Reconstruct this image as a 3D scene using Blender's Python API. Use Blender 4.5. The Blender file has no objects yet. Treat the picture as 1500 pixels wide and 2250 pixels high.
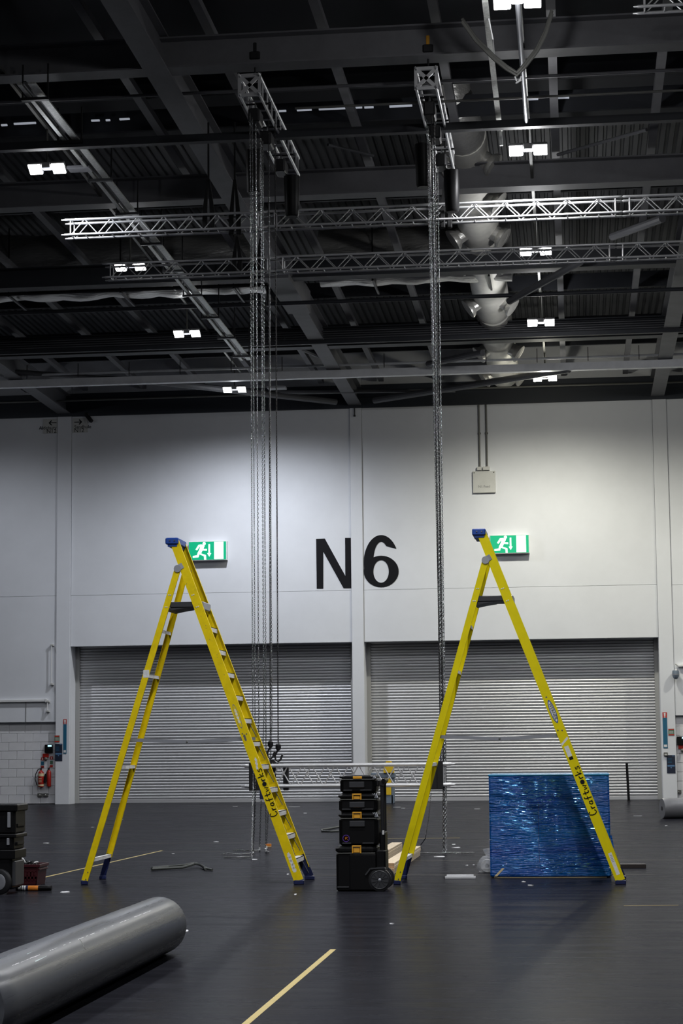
import bpy, math, random
import numpy as np
from mathutils import Vector, Matrix

random.seed(7)
S = bpy.context.scene
C = S.collection
R = math.radians
PI = math.pi

# ------------------------------------------------------------------ camera
CAM = Vector((0.0, 0.0, 1.76))
YAW, PITCH, ROLL = R(6.63), R(6.717), R(-0.564)
_f = Vector((-math.sin(YAW) * math.cos(PITCH), math.cos(YAW) * math.cos(PITCH), math.sin(PITCH)))
_r = Vector((math.cos(YAW), math.sin(YAW), 0))
_u = _r.cross(_f)
_r, _u = (math.cos(ROLL) * _r + math.sin(ROLL) * _u), (-math.sin(ROLL) * _r + math.cos(ROLL) * _u)
cam_d = bpy.data.cameras.new('camera')
cam_d.sensor_fit = 'VERTICAL'
cam_d.sensor_height = 36
cam_d.lens = 70
cam_d.clip_end = 500
cam = bpy.data.objects.new('camera', cam_d)
C.objects.link(cam)
m4 = Matrix.Identity(4)
for i in range(3):
    m4[i][0], m4[i][1], m4[i][2], m4[i][3] = _r[i], _u[i], -_f[i], CAM[i]
cam.matrix_world = m4
S.camera = cam


def at(px, py, Y=None, Z=None, X=None):
    """world point seen at a pixel of the 1500 x 2250 frame on a plane of the hall"""
    d = _r * ((px - 750) / 4375.0) + _u * (-(py - 1125) / 4375.0) + _f
    if Y is not None:
        t = Y / d.y
    elif Z is not None:
        t = (Z - CAM.z) / d.z
    else:
        t = X / d.x
    return CAM + d * t


# ------------------------------------------------------------------ world, exposure, lamp power
w = bpy.data.worlds.new('hall_air')
S.world = w
w.use_nodes = True
w.node_tree.nodes['Background'].inputs[0].default_value = (0.55, 0.65, 0.85, 1)
w.node_tree.nodes['Background'].inputs[1].default_value = 0.004
S.view_settings.view_transform = 'Standard'
S.view_settings.look = 'None'
S.view_settings.exposure = 0.0
S.view_settings.gamma = 1.0
S.view_settings.use_curve_mapping = False
LAMP_W = 2150.0
LAMP_ANGLE = R(170)
LAMP_BLEND = 0.9
LAMP_FILL = {'left': 16.0, 'right': 95.0}

# ------------------------------------------------------------------ materials
MATS = {}


def mat(name, col, rough=0.6, metal=0.0, bump=0.0, bscale=20.0, var=0.0, vscale=4.0, emit=0.0, alpha=1.0,
        stretch=(1, 1, 1), coat=0.0, spec=0.5, rvar=0.0, trans=0.0):
    if name in MATS:
        return MATS[name]
    m = bpy.data.materials.new(name)
    m.use_nodes = True
    nt = m.node_tree
    b = nt.nodes['Principled BSDF']
    b.inputs['Base Color'].default_value = (*col, 1)
    b.inputs['Roughness'].default_value = rough
    b.inputs['Metallic'].default_value = metal
    b.inputs['Specular IOR Level'].default_value = spec
    b.inputs['Coat Weight'].default_value = coat
    b.inputs['Alpha'].default_value = alpha
    b.inputs['Transmission Weight'].default_value = trans
    if emit:
        b.inputs['Emission Color'].default_value = (*col, 1)
        b.inputs['Emission Strength'].default_value = emit
    if bump or var or rvar:
        tc = nt.nodes.new('ShaderNodeTexCoord')
        mp = nt.nodes.new('ShaderNodeMapping')
        mp.inputs['Scale'].default_value = stretch
        nt.links.new(tc.outputs['Object'], mp.inputs['Vector'])
    if var or rvar:
        n = nt.nodes.new('ShaderNodeTexNoise')
        n.inputs['Scale'].default_value = vscale
        n.inputs['Detail'].default_value = 6
        n.inputs['Roughness'].default_value = 0.65
        nt.links.new(mp.outputs[0], n.inputs['Vector'])
        if var:
            rp = nt.nodes.new('ShaderNodeValToRGB')
            rp.color_ramp.elements[0].position = 0.3
            rp.color_ramp.elements[1].position = 0.7
            rp.color_ramp.elements[0].color = (*[c * (1 - var) for c in col], 1)
            rp.color_ramp.elements[1].color = (*[min(1, c * (1 + var)) for c in col], 1)
            nt.links.new(n.outputs['Fac'], rp.inputs[0])
            nt.links.new(rp.outputs[0], b.inputs['Base Color'])
        if rvar:
            mr = nt.nodes.new('ShaderNodeMapRange')
            mr.inputs['From Min'].default_value = 0.3
            mr.inputs['From Max'].default_value = 0.7
            mr.inputs['To Min'].default_value = max(0.02, rough - rvar)
            mr.inputs['To Max'].default_value = min(1, rough + rvar)
            nt.links.new(n.outputs['Fac'], mr.inputs['Value'])
            nt.links.new(mr.outputs[0], b.inputs['Roughness'])
    if bump:
        n2 = nt.nodes.new('ShaderNodeTexNoise')
        n2.inputs['Scale'].default_value = bscale
        n2.inputs['Detail'].default_value = 5
        nt.links.new(mp.outputs[0], n2.inputs['Vector'])
        bp = nt.nodes.new('ShaderNodeBump')
        bp.inputs['Strength'].default_value = bump
        bp.inputs['Distance'].default_value = 0.02
        nt.links.new(n2.outputs['Fac'], bp.inputs['Height'])
        nt.links.new(bp.outputs[0], b.inputs['Normal'])
    MATS[name] = m
    return m


WALL = mat('wall_paint', (0.68, 0.695, 0.73), 0.65, var=0.04, vscale=0.6)
BLOCK = mat('block_paint', (0.66, 0.66, 0.68), 0.7, bump=0.25, bscale=60, var=0.05, vscale=3)
FLOOR = mat('floor_sheet', (0.0155, 0.0158, 0.0200), 0.26, bump=0.03, bscale=3, var=0.28, vscale=1.6,
            stretch=(0.25, 2.2, 1), rvar=0.06, spec=0.0035)
SLAT = mat('galvanised_slat', (0.64, 0.64, 0.66), 0.42, 0.6, var=0.10, vscale=0.8, stretch=(0.3, 1, 6))
GUIDE = mat('guide_rail_paint', (0.36, 0.36, 0.35), 0.55)
STEEL = mat('girder_paint', (0.13, 0.13, 0.14), 0.6, var=0.12, vscale=2)
DSTEEL = mat('dark_purlin_paint', (0.02, 0.022, 0.028), 0.6, var=0.15, vscale=2)
BRACE = mat('brace_paint', (0.09, 0.092, 0.10), 0.6)
PSTEEL = mat('pale_beam_paint', (0.80, 0.81, 0.83), 0.45, var=0.1, vscale=2)
DECK = mat('roof_deck', (0.045, 0.047, 0.052), 0.6, var=0.12, vscale=1)
FASCIA = mat('fascia_paint', (0.022, 0.027, 0.038), 0.6)
ALU = mat('truss_aluminium', (0.70, 0.70, 0.71), 0.36, 0.55, var=0.06, vscale=5)
CHROME = mat('chain_zinc', (0.38, 0.39, 0.40), 0.25, 1.0)
BLACK = mat('black_plastic', (0.0045, 0.0045, 0.005), 0.42, bump=0.08, bscale=220, spec=0.18)
BLACKM = mat('black_steel', (0.02, 0.02, 0.022), 0.45, 0.4)
STRAP = mat('black_webbing', (0.008, 0.008, 0.009), 0.85, bump=0.2, bscale=150)
FOIL = mat('duct_foil', (0.62, 0.61, 0.58), 0.32, 0.6, bump=1.0, bscale=6, stretch=(1, 2.5, 2.5))
FOILR = mat('spiral_duct_zinc', (0.84, 0.82, 0.75), 0.42, 0.1, var=0.12, vscale=2, bump=0.1, bscale=5)
NOZ = mat('nozzle_ring_paint', (0.42, 0.41, 0.38), 0.5)
YEL = mat('ladder_fibreglass', (0.78, 0.58, 0.004), 0.48, spec=0.15, var=0.12, vscale=7, bump=0.05, bscale=90)
YEL2 = mat('ladder_fibreglass_clean', (0.76, 0.63, 0.003), 0.46, spec=0.15, var=0.06, vscale=6)
TREAD = mat('tread_aluminium', (0.72, 0.72, 0.72), 0.5, 0.35, var=0.12, vscale=14)
GREYM = mat('grey_bracket', (0.36, 0.37, 0.40), 0.45, 0.6)
CAPB = mat('blue_cap_plastic', (0.008, 0.055, 0.30), 0.4)
NAVY = mat('navy_boot_plastic', (0.008, 0.014, 0.07), 0.45)
DGREY = mat('dark_grey_plastic', (0.032, 0.033, 0.037), 0.45)
INK = mat('marker_ink', (0.008, 0.008, 0.010), 0.7, spec=0.15)
WHITEL = mat('white_sticker', (0.70, 0.70, 0.69), 0.6, var=0.15, vscale=30)
LATCH = mat('amber_latch', (0.75, 0.36, 0.03), 0.42)
EMITW = mat('lamp_lens', (1.0, 0.98, 0.95), 0.5, emit=28.0)
LAMPB = mat('lamp_housing', (0.20, 0.20, 0.21), 0.5)
FOAM = mat('grey_foam', (0.072, 0.076, 0.086), 0.30, var=0.22, vscale=3, stretch=(4, 0.06, 4), rvar=0.10, spec=0.2)  # streaky sheen along the roll painted in as lengthwise colour bands
WOOD = mat('pale_pine', (0.68, 0.55, 0.38), 0.6, var=0.14, vscale=6, stretch=(8, 0.5, 8))
ENDWOOD = mat('pine_end', (0.50, 0.30, 0.16), 0.7, var=0.2, vscale=25)
TAPE = mat('yellow_tape', (0.50, 0.38, 0.12), 0.5, var=0.1, vscale=9)
RED = mat('red_crate', (0.045, 0.006, 0.009), 0.4)
FIRE = mat('extinguisher_red', (0.33, 0.018, 0.012), 0.3)
WHITE = mat('white_plastic', (0.72, 0.72, 0.72), 0.5)
PAPER = mat('paper_scrap', (0.70, 0.70, 0.72), 0.7)
SIGNG = mat('exit_green', (0.0, 0.30, 0.14), 0.4, emit=0.75)
SIGNW = mat('exit_white', (0.85, 1.0, 0.92), 0.4, emit=1.0)
TEAL = mat('teal_sign', (0.010, 0.11, 0.20), 0.5)
NOTICE = mat('notice_green', (0.08, 0.16, 0.10), 0.5)
NRED = mat('notice_red', (0.45, 0.03, 0.02), 0.5)
POST = mat('poster_navy', (0.008, 0.014, 0.035), 0.5)
PALEB = mat('poster_blue_band', (0.10, 0.22, 0.40), 0.5)
SCREEN = mat('reader_screen', (0.45, 0.85, 1.0), 0.4, emit=1.5)
GREYBOX = mat('grey_box_paint', (0.52, 0.52, 0.50), 0.6, var=0.05, vscale=4)
CONDUIT = mat('dark_conduit', (0.13, 0.13, 0.12), 0.5, 0.3)
MYEL = mat('machine_yellow', (0.75, 0.50, 0.02), 0.45)
MBLUE = mat('machine_blue_grey', (0.16, 0.20, 0.25), 0.5)
HOSE = mat('dark_hose', (0.05, 0.055, 0.05), 0.5)
CREAM = mat('cream_label', (0.62, 0.52, 0.32), 0.6)
ORANGE = mat('orange_label', (0.70, 0.22, 0.02), 0.5)
TRAYM = mat('tray_zinc', (0.52, 0.53, 0.50), 0.45, 0.5, var=0.3, vscale=22)
PURPLE = mat('purple_sticker', (0.07, 0.02, 0.20), 0.5)
SKYSLIT = mat('daylight_gap', (0.7, 0.75, 0.85), 0.5, emit=0.35)
FADED = mat('faded_lettering', (0.16, 0.16, 0.17), 0.6)


def film_mat():
    m = bpy.data.materials.new('blue_stretch_film')
    m.use_nodes = True
    nt = m.node_tree
    b = nt.nodes['Principled BSDF']
    b.inputs['Roughness'].default_value = 0.22
    b.inputs['Coat Weight'].default_value = 0.2
    b.inputs['Specular IOR Level'].default_value = 0.3
    b.inputs['Coat Roughness'].default_value = 0.08
    tc = nt.nodes.new('ShaderNodeTexCoord')
    mp = nt.nodes.new('ShaderNodeMapping')
    mp.inputs['Scale'].default_value = (1.5, 1.5, 11)
    mp.inputs['Rotation'].default_value = (0, R(-3), 0)
    nt.links.new(tc.outputs['Object'], mp.inputs[0])
    n = nt.nodes.new('ShaderNodeTexNoise')
    n.inputs['Scale'].default_value = 1.3
    n.inputs['Detail'].default_value = 4
    nt.links.new(mp.outputs[0], n.inputs['Vector'])
    mp3 = nt.nodes.new('ShaderNodeMapping')
    mp3.inputs['Scale'].default_value = (0.5, 0.5, 2.2)
    nt.links.new(tc.outputs['Object'], mp3.inputs[0])
    n3 = nt.nodes.new('ShaderNodeTexNoise')
    n3.inputs['Scale'].default_value = 2.0
    n3.inputs['Detail'].default_value = 3
    nt.links.new(mp3.outputs[0], n3.inputs['Vector'])
    rp = nt.nodes.new('ShaderNodeValToRGB')
    rp.color_ramp.elements[0].position = 0.35
    rp.color_ramp.elements[0].color = (0.000, 0.052, 0.31, 1)
    rp.color_ramp.elements[1].position = 0.68
    rp.color_ramp.elements[1].color = (0.000, 0.125, 0.41, 1)
    nt.links.new(n3.outputs['Fac'], rp.inputs[0])
    nt.links.new(rp.outputs[0], b.inputs['Base Color'])
    mp2 = nt.nodes.new('ShaderNodeMapping')
    mp2.inputs['Scale'].default_value = (5, 5, 42)
    mp2.inputs['Rotation'].default_value = (0, R(-5), 0)
    nt.links.new(tc.outputs['Object'], mp2.inputs[0])
    n2 = nt.nodes.new('ShaderNodeTexNoise')
    n2.inputs['Scale'].default_value = 1.2
    n2.inputs['Detail'].default_value = 3
    nt.links.new(mp2.outputs[0], n2.inputs['Vector'])
    add = nt.nodes.new('ShaderNodeMath')
    add.operation = 'ADD'
    nt.links.new(n.outputs['Fac'], add.inputs[0])
    nt.links.new(n2.outputs['Fac'], add.inputs[1])
    bp = nt.nodes.new('ShaderNodeBump')
    bp.inputs['Strength'].default_value = 1.0
    bp.inputs['Distance'].default_value = 0.03
    nt.links.new(add.outputs[0], bp.inputs['Height'])
    nt.links.new(bp.outputs[0], b.inputs['Normal'])
    nt.links.new(bp.outputs[0], b.inputs['Coat Normal'])
    return m


FILM = film_mat()
CLEAR = mat('clear_plastic_bag', (0.62, 0.64, 0.68), 0.12, alpha=0.32, bump=1.0, bscale=18)


# ------------------------------------------------------------------ mesh helpers
class MB:
    def __init__(self):
        self.v = []
        self.f = []

    def add(self, vs, fs):
        o = len(self.v)
        self.v += [tuple(p) for p in vs]
        self.f += [tuple(i + o for i in q) for q in fs]
        return self

    def box(self, x0, x1, y0, y1, z0, z1):
        return self.add([(x0, y0, z0), (x1, y0, z0), (x1, y1, z0), (x0, y1, z0),
                         (x0, y0, z1), (x1, y0, z1), (x1, y1, z1), (x0, y1, z1)],
                        [(0, 3, 2, 1), (4, 5, 6, 7), (0, 1, 5, 4), (1, 2, 6, 5), (2, 3, 7, 6), (3, 0, 4, 7)])

    def frame(self, p0, p1, up=(0, 0, 1)):
        p0, p1 = Vector(p0), Vector(p1)
        d = (p1 - p0).normalized()
        up = Vector(up)
        if abs(d.dot(up)) > 0.98:
            up = Vector((0, 1, 0))
        s = d.cross(up).normalized()
        u = s.cross(d).normalized()
        return p0, p1, d, s, u

    def prof(self, p0, p1, pts, up=(0, 0, 1), caps=True):
        """closed 2D profile (s,u) swept from p0 to p1"""
        p0, p1, d, s, u = self.frame(p0, p1, up)
        n = len(pts)
        vs = [p0 + s * a + u * b for a, b in pts] + [p1 + s * a + u * b for a, b in pts]
        fs = [(i, (i + 1) % n, n + (i + 1) % n, n + i) for i in range(n)]
        if caps:
            fs += [tuple(range(n - 1, -1, -1)), tuple(range(n, 2 * n))]
        return self.add(vs, fs)

    def bar(self, p0, p1, w, h, up=(0, 0, 1)):
        return self.prof(p0, p1, [(-w / 2, -h / 2), (w / 2, -h / 2), (w / 2, h / 2), (-w / 2, h / 2)], up)

    def tube(self, p0, p1, r, n=8, r1=None, caps=True):
        r1 = r if r1 is None else r1
        p0, p1, d, s, u = self.frame(p0, p1)
        cs = [(math.cos(2 * PI * i / n), math.sin(2 * PI * i / n)) for i in range(n)]
        vs = [p0 + (s * a + u * b) * r for a, b in cs] + [p1 + (s * a + u * b) * r1 for a, b in cs]
        fs = [(i, (i + 1) % n, n + (i + 1) % n, n + i) for i in range(n)]
        if caps:
            fs += [tuple(range(n - 1, -1, -1)), tuple(range(n, 2 * n))]
        return self.add(vs, fs)

    def path(self, pts, r, n=6):
        pts = [Vector(p) for p in pts]
        o = len(self.v)
        k = len(pts)
        prev = None
        for i, p in enumerate(pts):
            d = (pts[min(i + 1, k - 1)] - pts[max(i - 1, 0)]).normalized()
            if prev is None:
                a = Vector((0, 0, 1)) if abs(d.z) < 0.9 else Vector((1, 0, 0))
                s = d.cross(a).normalized()
            else:
                s = (prev - d * prev.dot(d)).normalized()
            prev = s
            u = s.cross(d)
            for j in range(n):
                q = p + (s * math.cos(2 * PI * j / n) + u * math.sin(2 * PI * j / n)) * r
                self.v.append(tuple(q))
        for i in range(k - 1):
            for j in range(n):
                self.f.append((o + i * n + j, o + i * n + (j + 1) % n, o + (i + 1) * n + (j + 1) % n, o + (i + 1) * n + j))
        self.f.append(tuple(o + j for j in range(n - 1, -1, -1)))
        self.f.append(tuple(o + (k - 1) * n + j for j in range(n)))
        return self

    def lathe(self, prof, org=(0, 0, 0), axis=(0, 0, 1), n=20):
        org = Vector(org)
        _, _, d, s, u = self.frame(org, org + Vector(axis))
        o = len(self.v)
        for r, h in prof:
            for j in range(n):
                a = 2 * PI * j / n
                self.v.append(tuple(org + d * h + (s * math.cos(a) + u * math.sin(a)) * r))
        for i in range(len(prof) - 1):
            for j in range(n):
                self.f.append((o + i * n + j, o + i * n + (j + 1) % n, o + (i + 1) * n + (j + 1) % n, o + (i + 1) * n + j))
        if prof[0][0] > 1e-6:
            self.f.append(tuple(o + j for j in range(n - 1, -1, -1)))
        if prof[-1][0] > 1e-6:
            self.f.append(tuple(o + (len(prof) - 1) * n + j for j in range(n)))
        return self

    def rbox(self, x0, x1, y0, y1, z0, z1, b):
        """box with chamfered vertical and horizontal edges"""
        def ring(i, z):
            return [(x0 + b + i, y0 + i, z), (x1 - b - i, y0 + i, z), (x1 - i, y0 + b + i, z), (x1 - i, y1 - b - i, z),
                    (x1 - b - i, y1 - i, z), (x0 + b + i, y1 - i, z), (x0 + i, y1 - b - i, z), (x0 + i, y0 + b + i, z)]
        rings = [ring(b * 0.7, z0), ring(0, z0 + b * 0.7), ring(0, z1 - b * 0.7), ring(b * 0.7, z1)]
        vs = sum(rings, [])
        fs = []
        for k in range(3):
            for j in range(8):
                fs.append((k * 8 + j, k * 8 + (j + 1) % 8, k * 8 + 8 + (j + 1) % 8, k * 8 + 8 + j))
        fs += [tuple(range(7, -1, -1)), tuple(range(24, 32))]
        return self.add(vs, fs)

    def flat(self, pts, y, t=0.003):
        """2D polygon (x,z) as a thin plate facing -Y"""
        n = len(pts)
        vs = [(a, y, b) for a, b in pts] + [(a, y + t, b) for a, b in pts]
        fs = [tuple(range(n)), tuple(range(2 * n - 1, n - 1, -1))]
        fs += [(i, n + i, n + (i + 1) % n, (i + 1) % n) for i in range(n)]
        return self.add(vs, fs)

    def strip(self, A, B, y, t=0.003):
        for i in range(len(A) - 1):
            self.flat([A[i], A[i + 1], B[i + 1], B[i]], y, t)
        return self

    def mesh(self, name, m, smooth=False):
        me = bpy.data.meshes.new(name)
        me.from_pydata(self.v, [], self.f)
        me.materials.append(m)
        if smooth:
            me.polygons.foreach_set('use_smooth', [True] * len(me.polygons))
            try:
                me.set_sharp_from_angle(angle=R(40))
            except Exception:
                pass
        me.update()
        return me

    def build(self, name, m, parent=None, smooth=False, loc=(0, 0, 0)):
        return link(name, self.mesh(name, m, smooth), parent, loc)


def link(name, me, parent=None, loc=(0, 0, 0)):
    o = bpy.data.objects.new(name, me)
    C.objects.link(o)
    o.parent = parent
    o.location = loc
    return o


def tag(o, label=None, cat=None, group=None, kind=None):
    if label: o['label'] = label
    if cat: o['category'] = cat
    if group: o['group'] = group
    if kind: o['kind'] = kind
    return o


def thing(name, label, cat, loc=(0, 0, 0), rotz=0, group=None):
    o = bpy.data.objects.new(name, None)
    o.empty_display_size = 0.1
    C.objects.link(o)
    o.location = loc
    o.rotation_euler = (0, 0, rotz)
    return tag(o, label, cat, group)


def dup(root, loc, rotz=0, label=None):
    r = root.copy()
    C.objects.link(r)
    r.location = loc
    r.rotation_euler = (0, 0, rotz)
    if label: r['label'] = label
    for ch in list(root.children):
        c = ch.copy()
        C.objects.link(c)
        c.parent = r
        for g in list(ch.children):
            d = g.copy()
            C.objects.link(d)
            d.parent = c
    return r


def text_mesh(txt, size, m, name='lettering', align='CENTER'):
    cu = bpy.data.curves.new(name, 'FONT')
    cu.body = txt
    cu.size = size
    cu.align_x = align
    cu.align_y = 'CENTER'
    cu.extrude = 0.001
    cu.resolution_u = 3
    o = bpy.data.objects.new(name, cu)
    C.objects.link(o)
    bpy.context.view_layer.update()
    me = bpy.data.meshes.new_from_object(o.evaluated_get(bpy.context.evaluated_depsgraph_get()))
    bpy.data.objects.remove(o)
    bpy.data.curves.remove(cu)
    me.name = name
    me.materials.clear()
    me.materials.append(m)
    return me


def circ(cx, cz, r, n=20, rz=None):
    rz = r if rz is None else rz
    return [(cx + r * math.cos(2 * PI * i / n), cz + rz * math.sin(2 * PI * i / n)) for i in range(n)]


# ================================================================== STRUCTURE
WY = 63.29
XL0, XL1 = -16.73, -16.26      # left pilaster
XC0, XC1 = -7.06, -6.67        # centre pilaster
XR0, XR1 = 2.62, 3.07          # right pilaster
DZ = 5.07                      # shutter opening head
TOPZ = 12.63
REC = 0.80

tag(MB().box(-45, 30, -18, WY + 1.0, -0.3, 0.0).build('floor', FLOOR), kind='structure')

wall = MB()
cy0, cy1 = WY + 0.06, WY + 0.40
wall.box(-45, XL0, cy0 + 0.12, cy1 + 0.3, 0, 2.62).box(-45, XL0, cy0, cy1, 2.62, 14.5)
wall.box(XL0, XL1, cy0, WY + 1.0, 0, 14.5)
wall.box(XL1, XC0, cy0, cy1, DZ, 14.5)
wall.box(XC0, XC1, cy0, WY + 1.0, 0, 14.5)
wall.box(XC1, XR0, cy0, cy1, DZ, 14.5)
wall.box(XR0, XR1, cy0, WY + 1.0, 0, 14.5)
wall.box(XR1, 30, cy0 + 0.12, cy1 + 0.3, 0, 2.62).box(XR1, 30, cy0, cy1, 2.62, 14.5)
wallo = tag(wall.build('wall_back', WALL), kind='structure')
g = 0.004


def panel(x0, x1, z0, z1, y=WY, t=0.06):
    MB().rbox(x0 + g, x1 - g, y, y + t, z0 + g, z1 - g, 0.003).build('wall_panel', WALL, wallo)


SEAM = 6.73
panel(XL1, XC0, SEAM, TOPZ + 1.0)
panel(XL1, XC0, DZ, SEAM)
panel(XC1, XR0, SEAM, TOPZ + 1.0)
panel(XC1, XR0, DZ, SEAM)
xs = [-45, -36, -26.4, XL0]
for i in range(3):
    panel(xs[i], xs[i + 1], SEAM, TOPZ + 1.0)
    panel(xs[i], xs[i + 1], 2.64, SEAM)
xs = [XR1, 12.5, 22, 30]
for i in range(3):
    panel(xs[i], xs[i + 1], SEAM - 0.02, TOPZ + 1.0)
    panel(xs[i], xs[i + 1], 2.62, SEAM - 0.02)
for a, b in ((XL0, XL1), (XC0, XC1), (XR0, XR1)):
    MB().rbox(a + 0.004, b - 0.004, WY - 0.05, WY + 0.06, 0, TOPZ + 1.0, 0.008).build('pilaster', WALL, wallo)
# block courses under the panels
bw, bh = 0.53, 0.283
blk = MB().rbox(0.004, bw - 0.004, 0, 0.05, 0.004, bh - 0.004, 0.008).mesh('block', BLOCK)
half = MB().rbox(0.004, bw / 2 - 0.004, 0, 0.05, 0.004, bh - 0.004, 0.008).mesh('block', BLOCK)
for row in range(9):
    odd = row % 2
    for k in range(7):
        link('block', blk, wallo, (XL0 - (k + 1) * bw - odd * bw / 2, WY + 0.13 + random.uniform(-0.002, 0.002), 0.02 + row * bh))
        if k < 4:
            link('block', blk, wallo, (XR1 + k * bw + odd * bw / 2, WY + 0.13 + random.uniform(-0.002, 0.002), 0.02 + row * bh))
    if odd:
        link('block', half, wallo, (XL0 - bw / 2, WY + 0.13, 0.02 + row * bh))
        link('block', half, wallo, (XR1, WY + 0.13, 0.02 + row * bh))

# roller shutters
SP = 0.0925
prof = [(-0.004, 0.0), (-0.020, 0.010), (-0.030, 0.030), (-0.031, 0.052), (-0.022, 0.074), (-0.004, 0.084), (0.012, 0.0885), (0.012, 0.0)]


def shutter(name, x0, x1):
    y = WY + REC
    d = tag(MB().box(x0, x1, y + 0.05, y + 0.07, 0, DZ).build(name, GUIDE), kind='structure')
    vs = [(x0 + 0.05, y + a, b) for a, b in prof] + [(x1 - 0.05, y + a, b) for a, b in prof]
    n = len(prof)
    fs = [(i, n + i, n + (i + 1) % n, (i + 1) % n) for i in range(n)] + [tuple(range(n)), tuple(range(2 * n - 1, n - 1, -1))]
    me = MB().add(vs, fs).mesh('slat', SLAT)
    k = 0
    z = 0.13
    while z < DZ + 0.15:
        link('slat', me, d, (0, random.uniform(-0.002, 0.002), z))
        z += SP
    MB().rbox(x0 + 0.04, x1 - 0.04, y - 0.03, y + 0.04, 0.0, 0.125, 0.01).build('bottom_bar', SLAT, d)
    for a, b in ((x0, x0 + 0.13), (x1 - 0.13, x1)):
        MB().rbox(a, b, y - 0.12, y - 0.035, 0, DZ, 0.008).build('guide_rail', GUIDE, d)
    MB().box(x0, x1, WY + 0.40, y + 0.3, DZ + 0.12, DZ + 0.2).build('head_plate', GUIDE, d)
    return d


shutter('door_1', XL1, XC0)
shutter('door_2', XC1, XR0)

# dark fascia band above the wall
MB().box(-45, 30, WY - 0.10, WY + 0.05, TOPZ, TOPZ + 0.75).build('fascia', FASCIA, wallo)


# ------------------------------------------------------------------ roof
def zb(y):                      # underside of the main girders, falling to the wall
    return 12.72 + (WY - y) * 0.0178


deck = MB()
pit = 0.20
xs0, xs1 = -40.0, 26.0
row = []
x = xs0
while x < xs1:
    row += [(x, 0.0), (x + 0.105, 0.0), (x + 0.125, 0.06), (x + 0.18, 0.06)]
    x += pit
ya, yb = -18.0, WY + 0.5
vs = [(a, ya, 15.1 + (WY - ya) * 0.018 + b) for a, b in row] + [(a, yb, 15.1 + b) for a, b in row]
n = len(row)
deck.add(vs, [(i, i + 1, n + i + 1, n + i) for i in range(n - 1)])
ceil = tag(deck.build('ceiling', DECK), kind='structure')


def girder(x, y0, y1, wdt=0.42, h=0.62, zoff=0.0, m=STEEL, name='girder'):
    b = MB()
    z0, z1 = zb(y0) + zoff, zb(y1) + zoff
    b.prof((x, y0, z0), (x, y1, z1), [(-wdt / 2, 0), (wdt / 2, 0), (wdt / 2, 0.03), (0.07, 0.03), (0.07, h - 0.03),
                                       (wdt / 2, h - 0.03), (wdt / 2, h), (-wdt / 2, h), (-wdt / 2, h - 0.03),
                                       (-0.07, h - 0.03), (-0.07, 0.03), (-wdt / 2, 0.03)])
    return b.build(name, m, ceil)


for gx in (-26.2, -16.5, -6.88, 2.80, 12.4):
    girder(gx, -18, WY - 0.1)
MB().box(-7.17, -6.59, 46.2, 50.2, zb(48) - 0.08, zb(48) + 0.5).build('girder_haunch', STEEL, ceil)


def crossbeam(y, zoff=0.0, h=0.5, wf=0.42, m=STEEL, x0=-40, x1=26, name='cross_beam'):
    z = zb(y) + zoff
    b = MB()
    b.prof((x0, y, z), (x1, y, z), [(-wf / 2, 0), (wf / 2, 0), (wf / 2, 0.03), (0.02, 0.03), (0.02, h - 0.03),
                                    (wf / 2, h - 0.03), (wf / 2, h), (-wf / 2, h), (-wf / 2, h - 0.03),
                                    (-0.02, h - 0.03), (-0.02, 0.03), (-wf / 2, 0.03)])
    return b.build(name, m, ceil)


for y, m, h in ((24.8, DSTEEL, 0.5), (32.5, STEEL, 0.55), (40.2, STEEL, 0.55), (46.9, DSTEEL, 0.5), (54.6, DSTEEL, 0.55)):
    crossbeam(y, 0.02, h, 0.42, m)
# deep dark upper purlins across the bays, and the long secondary members above them
for y in (28.6, 34.4, 36.3, 38.2, 43.6, 50.6, 52.6, 57.6, 59.6):
    MB().bar((-40, y, zb(y) + 1.15), (26, y, zb(y) + 1.15), 0.10, 0.42).build('purlin', DSTEEL, ceil)
sx = -0.15 - 1.95 * 14
while sx < 20:
    if min(abs(sx - q) for q in (-26.2, -16.5, -6.88, 2.80, 12.4)) > 0.4:
        MB().bar((sx, -10, zb(-10) + 0.80), (sx, WY - 0.2, zb(WY) + 0.80), 0.16, 0.14).build('secondary_beam', STEEL, ceil)
    sx += 1.95
MB().box(-40, 26, -18, 42.6, 15.0 + 0.018 * 21, 15.05 + 0.018 * 21).build('dark_lining', mat('dark_lining_board', (0.010, 0.012, 0.016), 0.8), ceil)
# low pipes and rails running across
def crosspipe(px, py, Y, r, m, name, x0=-40, x1=26, box=None):
    p = at(px, py, Y=Y)
    b = MB()
    if box:
        b.bar((x0, Y, p.z), (x1, Y, p.z), box[0], box[1])
    else:
        b.tube((x0, Y, p.z), (x1, Y, p.z), r, 10)
    b.build(name, m, ceil)
    return p.z


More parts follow.
